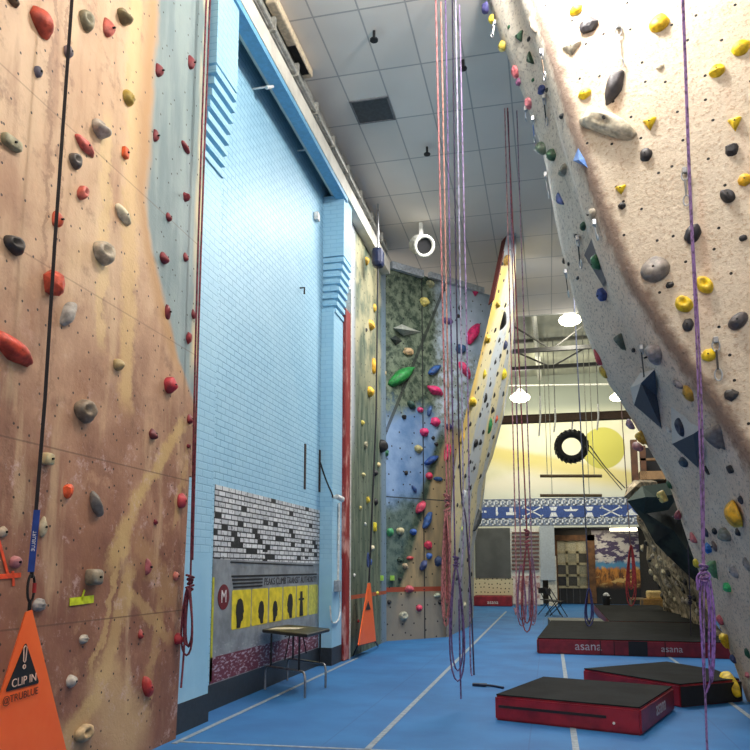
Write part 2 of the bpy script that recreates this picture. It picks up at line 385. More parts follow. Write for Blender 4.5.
# ================================================================== LEFT CLIMBING WALL
XL = -3.28
g = G('tan_climbing_wall'); P = g.pos(); x, y, z = g.sep(P)
n1 = g.noise(P, 1.2, 5, .6); n2 = g.noise(P, 5, 6, .7); n3 = g.noise(g.scale(P, (1, 1, .18)), 5, 4); n4 = g.noise(P, 45, 3)
low = g.mix(g.step(n1, .3, .7), (124, 80, 62), (160, 112, 88)); high = g.mix(g.step(n1, .3, .7), (196, 158, 122), (214, 182, 146))
hz = g.ma('ADD', z, g.ma('MULTIPLY', g.ma('SUBTRACT', n1, .5), 2.2))
col = g.mix(g.step(hz, 1.6, 4.6), low, high)
col = g.mix(g.ma('MULTIPLY', g.step(n3, .5, .72), .5), col, (150, 104, 74)); col = g.mix(g.ma('MULTIPLY', g.step(n2, .52, .74), .55), col, (112, 70, 52)); col = g.mix(g.ma('MULTIPLY', g.step(n2, .46, .28), .35), col, (214, 172, 134))
col = g.mix(g.ma('MULTIPLY', g.step(n3, .46, .28), .35), col, (232, 206, 160))
# pale yellow painted streaks running diagonally
def streak(col, a, b, w, c, s=.8):
    (ay, az), (by, bz) = a, b; L = math.hypot(by - ay, bz - az); dy, dz = (by - ay) / L, (bz - az) / L
    yy = g.ma('SUBTRACT', y, ay); zz = g.ma('SUBTRACT', z, az)
    al = g.ma('ADD', g.ma('MULTIPLY', yy, dy), g.ma('MULTIPLY', zz, dz))
    ac = g.ma('ADD', g.ma('MULTIPLY', yy, -dz), g.ma('MULTIPLY', zz, dy))
    ac = g.ma('ADD', ac, g.ma('MULTIPLY', g.ma('SUBTRACT', n2, .5), .35))
    m = g.ma('MULTIPLY', g.step(g.ma('ABSOLUTE', ac), w, w * .35), g.ma('MULTIPLY', g.step(al, -.15, .1), g.step(al, L + .15, L - .1)))
    return g.mix(g.ma('MULTIPLY', m, s), col, c)
CRM = (200, 168, 112)
col = streak(col, (6.35, 2.85), (5.55, 2.05), .10, CRM); col = streak(col, (5.6, 2.1), (5.25, 1.5), .13, CRM)
col = streak(col, (6.45, 2.6), (6.2, 1.9), .06, CRM, .5); col = streak(col, (5.35, 1.5), (5.05, .75), .05, CRM, .7)
col = streak(col, (5.55, 1.5), (5.1, .5), .12, CRM, .65); col = streak(col, (5.5, 1.3), (6.2, .9), .08, CRM, .5)
col = streak(col, (5.3, .75), (4.7, .2), .12, CRM, .75); col = streak(col, (6.05, 1.2), (5.8, .3), .1, CRM, .45)
col = streak(col, (5.15, .75), (5.7, .1), .34, (206, 172, 124), .7); col = streak(col, (4.6, .35), (5.9, .15), .22, (196, 160, 118), .5); col = streak(col, (5.6, 1.75), (6.3, 1.2), .16, (190, 152, 104), .45)
col = streak(col, (5.2, 6.6), (5.35, 2.8), .16, (222, 190, 128), .55); col = streak(col, (4.9, 5.0), (4.95, 3.2), .09, (228, 200, 140), .5)
col = streak(col, (4.2, 6.0), (4.3, 1.9), .03, (150, 112, 84), .6); col = streak(col, (4.34, 6.0), (4.4, 2.6), .02, (150, 112, 84), .6)
# blue-grey zone
edge = g.ma('ADD', g.ma('SUBTRACT', y, 5.5), g.ma('MULTIPLY', g.ma('SUBTRACT', n1, .5), .3))
edge = g.ma('SUBTRACT', edge, g.ma('MULTIPLY', g.ma('POWER', g.ma('MAXIMUM', g.ma('SUBTRACT', 4.7, z), 0.0), 1.6), .45))
col = g.mix(g.ma('MULTIPLY', g.ma('MULTIPLY', g.step(edge, -.25, -.02), g.step(edge, .1, -.03)), g.step(z, 3.0, 3.6)), col, (186, 146, 100))
grn = g.mix(g.step(n3, .35, .65), (104, 132, 138), (134, 156, 158))
col = g.mix(g.ma('MULTIPLY', g.step(edge, -.02, .10), .92), col, grn)
# pale stripes near the right edge on top
col = g.mix(g.ma('MULTIPLY', g.ma('MULTIPLY', g.step(y, 6.38, 6.46), g.step(n3, .35, .6)), g.step(z, 3.2, 3.6)), col, (214, 196, 150))
# chalk and scuffs
ch = g.ma('MULTIPLY', g.step(g.noise(P, 4.5, 7, .8), .54, .66), g.step(z, 3.4, 2.2))
col = g.mix(g.ma('MULTIPLY', ch, .6), col, (206, 178, 170))
# panel seams
def seamline(col, z0, wave=.0):
    dz = g.ma('ABSOLUTE', g.ma('SUBTRACT', z, z0)); return g.mix(g.ma('MULTIPLY', g.ma('LESS_THAN', dz, .006), .6 if z0 < 2.5 else .35), col, (96, 66, 48))
for z0 in (2.31, 3.54, 4.65, 1.12): col = seamline(col, z0)
holes = g.vor(g.comb(y, z, 0.0), 5.0, .95, '2D'); hm = g.ma('LESS_THAN', holes, .046)
col = g.mix(g.ma('MULTIPLY', hm, .9), col, (26, 20, 18))
ML = g.out(col, .6); g.bump(g.ma('SUBTRACT', g.ma('ADD', n2, g.ma('MULTIPLY', n4, .3)), g.ma('MULTIPLY', hm, 1.0)), .35, .02)
bm = NB(); prism(bm, [(XL, -3, 0), (XL, 6.39, 0), (XL, 6.48, 2.36), (XL, 6.60, 2.36), (XL, 6.56, 7.2), (XL, 6.52, CEIL), (XL, -3, CEIL)], (-.066, 0, 0))
lw = build('climbing_wall', bm, ML); tag(lw, 'tan and brown painted climbing wall with blue-grey strip at left', 'climbing wall'); keep('left', lw)
WALLS['leftrec'] = WALLS['left']

# ================================================================== ALCOVE WALLS
g = G('forest_wall_paint'); P = g.pos(); x, y, z = g.sep(P)
n1 = g.noise(P, 1.6, 5, .6); n3 = g.noise(g.scale(P, (1, 1, .2)), 6, 5, .65); n5 = g.noise(P, 20, 3)
col = g.mix(g.step(n3, .35, .68), (62, 82, 66), (120, 128, 108))
up = g.ma('MULTIPLY', g.step(z, 4.0, 6.2), g.step(n1, .38, .6)); col = g.mix(up, col, (172, 166, 132))
col = g.mix(g.ma('MULTIPLY', g.step(y, 13.05, 12.7), g.step(z, 3.2, 4.2)), col, (178, 182, 190))
col = g.mix(g.ma('MULTIPLY', g.step(y, 14.9, 15.3), .7), col, (120, 146, 172))
col = g.mix(g.ma('LESS_THAN', g.ma('ABSOLUTE', g.ma('SUBTRACT', z, 1.0)), .035), col, (168, 84, 52))
hm = g.ma('LESS_THAN', g.vor(g.comb(y, z, 0.0), 3.6, .6, '2D'), .06); col = g.mix(hm, col, (24, 24, 22))
MA = g.out(col, .65); g.bump(g.ma('ADD', n1, g.ma('MULTIPLY', n5, .3)), .3, .03)
XA = -3.34
aw = build('alcove_climbing_wall', box(NB(), (-3.5, 12.48, 0), (XA, 15.75, CEIL - .0)), MA); tag(aw, 'grey-green weathered climbing wall right of the red post', 'climbing wall'); keep('alc', aw)

BA, BB = Vector((-3.34, 15.6, 0)), Vector((-2.38, 16.7, 0)); BD = (BB - BA).normalized(); BN = Vector((BD.y, -BD.x, 0))
BL = 3.3
g = G('landscape_wall_paint'); P = g.pos(); x, y, z = g.sep(P)
sx = g.ma('ADD', g.ma('MULTIPLY', g.ma('SUBTRACT', x, BA.x), BD.x), g.ma('MULTIPLY', g.ma('SUBTRACT', y, BA.y), BD.y))
n1 = g.noise(P, 1.5, 5, .6); n2 = g.noise(P, 6, 5, .7); n3 = g.noise(g.scale(P, (1, 1, .25)), 4, 4)
w1 = g.ma('MULTIPLY', g.ma('SUBTRACT', n1, .5), 1.6)
sky = g.mix(g.step(n1, .35, .65), (92, 128, 172), (132, 160, 196))
tree = g.mix(g.step(n2, .38, .62), (40, 58, 46), (112, 124, 104))
pale = g.mix(g.step(n1, .3, .7), (150, 170, 190), (190, 205, 222))
col = g.mix(g.step(g.ma('ADD', z, w1), 4.6, 5.2), sky, tree)
col = g.mix(g.step(g.ma('ADD', sx, g.ma('MULTIPLY', w1, .3)), 1.25, 1.75), col, g.mix(g.step(n2, .42, .6), (136, 144, 138), pale))
col = g.mix(g.ma('MULTIPLY', g.step(z, 6.2, 6.8), g.step(sx, 1.4, 1.9)), col, pale)
ramp = g.mix(g.step(n3, .35, .65), (128, 116, 92), (168, 146, 108))
rl = g.ma('ADD', g.ma('SUBTRACT', g.ma('MULTIPLY', sx, 2.6), g.ma('SUBTRACT', z, .6)), g.ma('MULTIPLY', w1, .3))
zc_ = g.step(z, 5.0, 4.3); col = g.mix(g.ma('MULTIPLY', g.step(g.ma('ADD', z, g.ma('MULTIPLY', w1, .8)), 3.2, 2.7), .92), col, g.mix(g.step(n2, .38, .62), (44, 66, 52), (92, 108, 92))); col = g.mix(g.ma('MULTIPLY', zc_, g.step(rl, -.3, .15)), col, g.mix(g.step(n2, .4, .6), (46, 66, 54), (86, 98, 82)))
col = g.mix(g.ma('MULTIPLY', zc_, g.step(rl, .35, .75)), col, ramp)
col = g.mix(g.ma('MULTIPLY', g.step(z, 1.1, .8), .8), col, (132, 128, 120))
dg = g.ma('ABSOLUTE', g.ma('SUBTRACT', g.ma('SUBTRACT', z, 4.4), g.ma('MULTIPLY', sx, 2.1)))
col = g.mix(g.ma('MULTIPLY', g.ma('LESS_THAN', dg, .09), .75), col, (34, 40, 40))
col = g.mix(g.ma('LESS_THAN', g.ma('ABSOLUTE', g.ma('SUBTRACT', sx, 1.03)), .016), col, (30, 34, 36))
col = g.mix(g.ma('LESS_THAN', g.ma('ABSOLUTE', g.ma('SUBTRACT', z, 3.0)), .012), col, (40, 48, 54))
col = g.mix(g.ma('LESS_THAN', g.ma('ABSOLUTE', g.ma('SUBTRACT', z, 1.05)), .05), col, (150, 66, 44))
hm = g.ma('LESS_THAN', g.vor(g.comb(sx, z, 0.0), 3.2, .6, '2D'), .06); col = g.mix(hm, col, (24, 26, 26))
MBK = g.out(col, .65); g.bump(g.ma('ADD', n1, g.ma('MULTIPLY', n2, .4)), .35, .03)
E_px = [(507, 234), (501, 262), (495, 292), (487, 327), (479, 360), (467, 408), (457, 450), (453, 480), (450, 540), (448, 600), (446, 636)]
a0 = BA - BD * .02; rim = [plane(px + 5, py, BN, BN.dot(BA)) for px, py in E_px if py > 300]
rim[-1].z = 0; kk = (8.15 - rim[0].z) / (rim[0].z - rim[1].z); rim.insert(0, rim[0] + (rim[0] - rim[1]) * kk)
bm = NB(); prism(bm, [a0] + rim[::-1] + [a0 + Vector((0, 0, 8.15))], -BN * .15)
bw = build('mural_climbing_wall', bm, MBK); tag(bw, 'climbing wall painted with blue sky and dark trees at the alcove end', 'climbing wall'); keep('bc', bw)
p0 = BA + BD * .1 + Vector((0, 0, 8.13)) + BN * .0; p1 = BA + BD * 1.05 + Vector((0, 0, 8.1)); p2 = BA + BD * 2.9 + Vector((0, 0, 8.12))
for s0, s1, w, lb, zz in ((.1, 1.0, .16, 'short pale steel bar topping the mural climbing wall at left', 8.22), (1.2, 2.9, .13, 'long pale steel bar topping the mural climbing wall', 8.24)):
    bm = NB(); prism(bm, [BA + BD * s0 + BN * .02 + Vector((0, 0, zz)), BA + BD * s1 + BN * .02 + Vector((0, 0, zz)), BA + BD * s1 + BN * .02 + Vector((0, 0, zz - w)), BA + BD * s0 + BN * .02 + Vector((0, 0, zz - w))], BN * .1)
    tag(build('top_bar', bm, paint((186, 194, 200), .5)), lb, 'bar')
# dark room behind the top of the alcove
tag(build('wall_alcove_back', box(NB(), (-4.4, 19.4, 7.9), (-.95, 19.5, CEIL)), paint((92, 98, 104), .8)), None, None, kind='structure')

# ================================================================== STRIPED OVERHANG (tower)
G_px = [(507, 234), (512, 250), (514, 270), (515.5, 295), (516, 316), (513, 342), (511, 369), (509, 386), (505, 410), (500, 430), (494, 452), (487, 466), (484, 495), (479, 524), (474, 545), (474, 572), (473, 606)]
def resample(pts, n):
    L = [0]
    for a, b in zip(pts, pts[1:]): L.append(L[-1] + (b - a).length)
    out = []
    for i in range(n):
        s = L[-1] * i / (n - 1); k = 0
        while k < len(L) - 2 and L[k + 1] < s: k += 1
        t = (s - L[k]) / max(L[k + 1] - L[k], 1e-9); out.append(pts[k].lerp(pts[k + 1], t))
    return out
def frac(i, n): return i / (n - 1)
E3 = []
for i, (px, py) in enumerate(E_px): E3.append(onY(px, py, 15.45 + 1.3 * ((py - 234) / 402)))
E3[-1].z = 0
G3 = []
for i, (px, py) in enumerate(G_px):
    if py <= 316: G3.append(onZ(px, py, CEIL - .02))
    else: G3.append(onY(px, py, 20.6 + 3.0 * (py - 316) / 290))
G3[-1].z = 0
NR = 26; E3 = resample(E3, NR); G3 = resample(G3, NR)
bm = NB(); rows = []; NC = 8
for i in range(NR):
    r = []
    for j in range(NC):
        t = j / (NC - 1); p = E3[i].lerp(G3[i], t)
        p = p + Vector((.05 * mnoise.noise(p * 1.3), 0, 0)) * (1 if 0 < j < NC - 1 else 0) + Vector((.18 * math.sin(PI * t), 0, 0))
        r.append(bm.verts.new(p))
    r.append(bm.verts.new(G3[i] + Vector((-.1, .5, 0)))); rows.append(r)
for i in range(NR - 1):
    for j in range(NC): bm.faces.new((rows[i][j], rows[i][j + 1], rows[i + 1][j + 1], rows[i + 1][j]))
g = G('striped_overhang_paint'); P = g.pos(); x, y, z = g.sep(P)
n1 = g.noise(P, 1.3, 4, .6); n2 = g.noise(P, 6, 4, .65)
wv = g.ma('SINE', g.ma('ADD', g.ma('ADD', g.ma('MULTIPLY', y, 3.3), g.ma('MULTIPLY', z, .35)), g.ma('MULTIPLY', n1, 2.6)))
col = g.mix(g.step(wv, -.2, .4), (176, 184, 190), (212, 200, 156))
col = g.mix(g.step(n2, .52, .7), col, (190, 184, 168))
ey = g.step(g.ma('ADD', y, g.ma('MULTIPLY', z, .15)), 17.25, 16.9)
col = g.mix(g.ma('MULTIPLY', g.ma('MULTIPLY', ey, g.step(z, 3.4, 4.4)), g.step(z, 8.2, 7.8)), col, (220, 186, 98))
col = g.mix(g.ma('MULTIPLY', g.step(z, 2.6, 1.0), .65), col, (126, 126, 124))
hm = g.ma('LESS_THAN', g.vor(P, 4.2, .95), .17); col = g.mix(hm, col, (26, 26, 28))
MT = g.out(col, .6); g.bump(n2, .3, .03)
tw = build('overhang_climbing_wall', bm, MT, smooth=True); tag(tw, 'narrow yellow and pale blue striped overhanging climbing wall beyond the alcove', 'climbing wall'); keep('tow', tw)
bm = NB(); s0, s1, s2 = E3[0], E3[4], E3[7]
prism(bm, [s0, s1, s1 + Vector((-.13, .3, 0)), s0 + Vector((-.13, .3, 0))], (.02, .02, 0))
build('side_panel', bm, paint((96, 36, 32), .7), tw)['label'] = 'dark red side panel'


# ================================================================== RIGHT OVERHANG
S_px = [(488, 0), (503, 45), (523, 95), (544, 155), (557, 230), (574, 300), (590, 345), (608, 383), (625, 408), (648, 447), (669, 483), (677, 508), (690, 548), (704, 585), (721, 629), (736, 668), (747, 704)]
R_px = [(535, 0), (553, 60), (568, 110), (584, 160), (602, 210), (625, 267), (657, 320), (678, 350), (712, 398), (738, 437), (757, 470)]
def ycream(X): return 7.6 - .35 * X
CN = Vector((.35, 1, 0))
S3 = [Vector((-.57, 8.35, CEIL))] + [onY(px, py, 8.4 + (1.35 * min(py, 540) / 540 if py < 540 else 1.35 - .15 * (py - 540) / 164)) for px, py in S_px]
S3[-1].z = 0
R3 = [plane(px, py, CN, 7.6) for px, py in R_px]
top = R3[0] + (R3[0] - R3[1]) * ((CEIL - R3[0].z) / (R3[0].z - R3[1].z)); R3 = [top] + R3
R3 += [Vector((2.15, ycream(2.15), 1.2)), Vector((2.5, ycream(2.5), 0))]
NR = 40
def byz(pts, n):
    # sample by height so that rows stay level
    pts = sorted(pts, key=lambda p: -p.z); out = []
    for i in range(n):
        zz = CEIL * (1 - i / (n - 1)); k = 0
        while k < len(pts) - 2 and pts[k + 1].z > zz: k += 1
        a, b = pts[k], pts[k + 1]; t = (a.z - zz) / max(a.z - b.z, 1e-6); q = a.lerp(b, max(0, min(1, t))); q.z = zz; out.append(q)
    return out
S3 = byz(S3, NR); R3 = byz(R3, NR)
bm = NB(); stain = {}; low = {}; rows = []
NG = 10; XS = [.06, .14, .25, .4, .6, .9, 1.3, 1.8, 2.4, 3.0]
for i in range(NR):
    r = []; a, b = S3[i], R3[i]; nrm = Vector((-(b.y - a.y), (b.x - a.x), 0)).normalized()
    if nrm.x > 0: nrm = -nrm
    v = bm.verts.new(a + Vector((1.0, .9, 0))); r.append(v); stain[v] = 0; low[v] = 1
    for j in range(NG + 1):
        t = j / NG; p = a.lerp(b, t)
        bul = .07 * math.exp(-((t - .8) / .16) ** 2) - .09 * math.exp(-((t - .5) / .2) ** 2)
        e = math.sin(PI * t) ** .5
        p = p + nrm * (bul * e + .05 * e * mnoise.noise(p * 1.1 + Vector((3, 1, 2))))
        v = bm.verts.new(p); r.append(v); stain[v] = math.exp(-((t - 1) / .085) ** 2); low[v] = 1
    for dx in XS:
        xx = b.x + dx; p = Vector((xx, ycream(xx), b.z)); 
        v = bm.verts.new(p); r.append(v); stain[v] = math.exp(-(dx / .08) ** 2); low[v] = 0
    rows.append(r)
for i in range(NR - 1):
    for j in range(len(rows[0]) - 1): bm.faces.new((rows[i][j], rows[i][j + 1], rows[i + 1][j + 1], rows[i + 1][j]))
bm.verts.index_update()
sv = {v.index: s for v, s in stain.items()}; lv = {v.index: s for v, s in low.items()}
g = G('textured_cream_wall'); P = g.pos(); x, y, z = g.sep(P)
n1 = g.noise(P, 1.5, 4, .6); n2 = g.noise(P, 28, 4, .7); n3 = g.noise(g.scale(P, (1, 1, .12)), 3, 3); n4 = g.noise(P, 9, 4)
st = g.attr('stain')[2]; lo = g.attr('face')[2]
cream = g.mix(g.step(n1, .3, .7), (196, 181, 158), (208, 194, 172)); cream = g.mix(g.ma('MULTIPLY', g.step(n3, .54, .7), .4), cream, (208, 166, 138))
grey = g.mix(g.step(n1, .3, .7), (208, 188, 168), (226, 208, 188)); greyhi = g.mix(g.step(n1, .3, .7), (196, 188, 172), (206, 198, 184))
lowcol = g.mix(g.step(g.ma('ADD', z, g.ma('MULTIPLY', g.ma('SUBTRACT', n1, .5), 1.2)), 3.8, 5.8), grey, greyhi)  # lower side coloured lighter and warmer to offset its shade and blue bounce
col = g.mix(lo, cream, lowcol)
col = g.mix(g.ma('MULTIPLY', g.step(n2, .5, .66), .6), col, g.mix(lo, (158, 128, 102), (86, 82, 84)))
col = g.mix(g.ma('MULTIPLY', g.step(n2, .42, .28), .5), col, g.mix(lo, (232, 224, 208), (180, 176, 178)))
sm = g.step(g.ma('ADD', st, g.ma('MULTIPLY', g.ma('SUBTRACT', n4, .5), .9)), .15, .8)
col = g.mix(g.ma('MULTIPLY', sm, .8), col, (104, 78, 64))
hm = g.ma('MULTIPLY', g.ma('LESS_THAN', g.vor(g.comb(x, z, 0.0), 3.3, .75, '2D'), .045), g.ma('SUBTRACT', 1.0, lo)); col = g.mix(hm, col, (18, 16, 16))
MR = g.out(col, .75); g.bump(g.ma('ADD', g.ma('MULTIPLY', n2, .8), n4), .55, .02)
rwall = build('prow_climbing_wall', bm, MR, smooth=True); tag(rwall, 'large cream textured climbing wall with grey overhanging side at right', 'climbing wall'); keep('right', rwall)
for nm, dct in (('stain', sv), ('face', lv)):
    at_ = rwall.data.attributes.new(nm, 'FLOAT', 'POINT')
    for i in range(len(rwall.data.vertices)): at_.data[i].value = dct[i]

# ================================================================== HOLDS
def ico(sub): 
    b = bmesh.new(); bmesh.ops.create_icosphere(b, subdivisions=sub, radius=1); return b
def hold_bm(kind, seed):
    """unit hold: x,y across the wall, z out of the wall (0..1)."""
    bm = ico(2 if kind in 'f' else 3); o = Vector((seed * 3.7, seed * 1.3, seed * 2.1))
    for v in bm.verts:
        p = v.co.copy(); x, y, z = p
        n = mnoise.noise(p * 1.6 + o); n2 = mnoise.noise(p * 3.5 + o)
        if kind == 'b': p *= 1 + .18 * n
        elif kind == 'f': p *= 1 + .32 * n + .1 * n2
        elif kind == 'w':                       # sloping wedge: thick low edge, taper to top
            p *= 1 + .1 * n; p.z *= (.62 - .42 * y) * 1.25; p.x *= 1 - .25 * max(0, y)
        elif kind == 'd':                       # thick on one side, like a D
            p *= 1 + .1 * n; p.x = p.x * .8 - .25 * y * y; p.z *= .75 + .3 * x
        elif kind == 'p': p *= 1 + .1 * n; p.z -= .75 * math.exp(-((x + .05) ** 2 + (y - .1) ** 2) / .13) * (1 if z > 0 else 0)
        elif kind == 'l': p.y *= 1 - .45 * max(0, x) - .1 * max(0, -x); p *= 1 + .15 * n; p.y += .2 * math.sin(x * 2.2)
        elif kind == 't':
            a = math.atan2(y, x) + PI / 2; k = math.cos(PI / 3) / math.cos(((a + 4 * PI) % (2 * PI / 3)) - PI / 3); p.x *= k * 1.25; p.y *= k * 1.25; p *= 1 + .06 * n
        elif kind == 'k':
            q = Vector([math.copysign(abs(c) ** .45, c) for c in p]); p = q * (1 + .05 * n) * .82
        elif kind == 'j': p *= 1 + .12 * n; p.z += .35 * math.exp(-((y + .35) / .3) ** 2) * (z > 0) - .55 * math.exp(-((y - .35) / .28) ** 2 - x * x / .6) * (z > 0)
        elif kind == 's':
            r = math.hypot(x, y); a = math.atan2(y, x); p *= 1 + .1 * n
            p.z *= 1.0 - .75 * math.exp(-((x + .25) ** 2 + (y - .05) ** 2) / .12); p.x += .28 * y * y - .1
        elif kind == 'o':                       # bone / jaw: fat ends, waist, hollow
            p.y *= .62 + .55 * x * x if x < 0 else .62 - .1 * x; p *= 1 + .12 * n
            p.z -= .5 * math.exp(-((x + .1) ** 2 / .05 + (y + .25) ** 2 / .06)) * (z > 0)
            if x < -.75: p.x += .32 * math.exp(-(y / .25) ** 2)
        elif kind == 'h':                       # heart / ribbed shell
            p *= 1 + .1 * n; p.z *= .8 + .18 * math.sin(y * 9 + x * 2)
        if p.z < -.06: p.z = -.06
        v.co = p
    return bm
HN = [0]
BOLTM = paint((20, 20, 22), .4, .6)
def hold(wall, x, y, w, h, kind, c, label, ang=None, dep=.75, group=None, name='climbing_hold', bolt=None, up=1):
    r = hit(x, y, wall)
    if r is None: print('MISS', x, y, label); return
    P, N, dist = r; d = depth(P)
    HN[0] += 1; s = HN[0]
    px = d / F
    if ang is None:
        V = (Vector((0, 0, 1)) - N * N.z).normalized(); U = V.cross(N).normalized()
        sw, sh = w * px / 2, h * px / 2; dn = N.dot(P); sh = min((plane(x, y - h / 2, N, dn) - plane(x, y + h / 2, N, dn)).length * .47, sh * 1.35); dz = dep * min(sw, sh) * (1.7 if wall == 'left' else 1.1)
        cosv = abs(ray(x, y).normalized().dot(N)); su = sw * 1.12 if wall == 'left' else min((plane(x + w / 2, y, N, dn) - plane(x - w / 2, y, N, dn)).length * .47, sw * 1.35)
        if up < 0: V = -V; U = -U
    else:
        ca, sa = math.cos(math.radians(ang)), -math.sin(math.radians(ang))
        n_ = N; dn = n_.dot(P)
        e1 = plane(x + ca * w / 2, y + sa * w / 2, n_, dn); e0 = plane(x - ca * w / 2, y - sa * w / 2, n_, dn)
        U = (e1 - e0); su = U.length / 2; U.normalize(); V = N.cross(U).normalized(); sh = h * px / 2; dz = dep * sh * 1.4
        su = min(su, 1.35 * w * px / 2)
        if kind != 'l' and up < 0: V = -V; U = -U
    M = Matrix(((U.x * su, V.x * sh, N.x * dz, 0), (U.y * su, V.y * sh, N.y * dz, 0), (U.z * su, V.z * sh, N.z * dz, 0), (0, 0, 0, 1)))
    bm = hold_bm(kind, s); bm.transform(M)
    o = build(name, bm, hold_mat(c), None, (0, 0, 0), smooth=(kind != 'f')); o.location = P
    tag(o, label, 'climbing hold', group)
    if bolt is None: bolt = max(w, h) >= 10 and kind in 'bwtjlkdo'
    if bolt:
        rr = max(.008, min(.016, .1 * min(su, sh))); q = N * (dz * .93)
        if kind == 'w': q = N * (dz * .72)
        b = NB(); tube(b, [P + q - N * .02, P + q + N * .006], rr, 8); build('bolt_hole', b, BOLTM, o)
    return o
MAR = (122, 36, 44); PNK = (196, 92, 84); RDO = (184, 66, 42); GRY = (142, 138, 132); CRE = (206, 192, 162); BLK = (40, 38, 38); OLV = (124, 112, 78); YEO = (236, 190, 28); ORG = (226, 84, 36); DGR = (92, 90, 90)
GL = 'holds on the tan climbing wall'
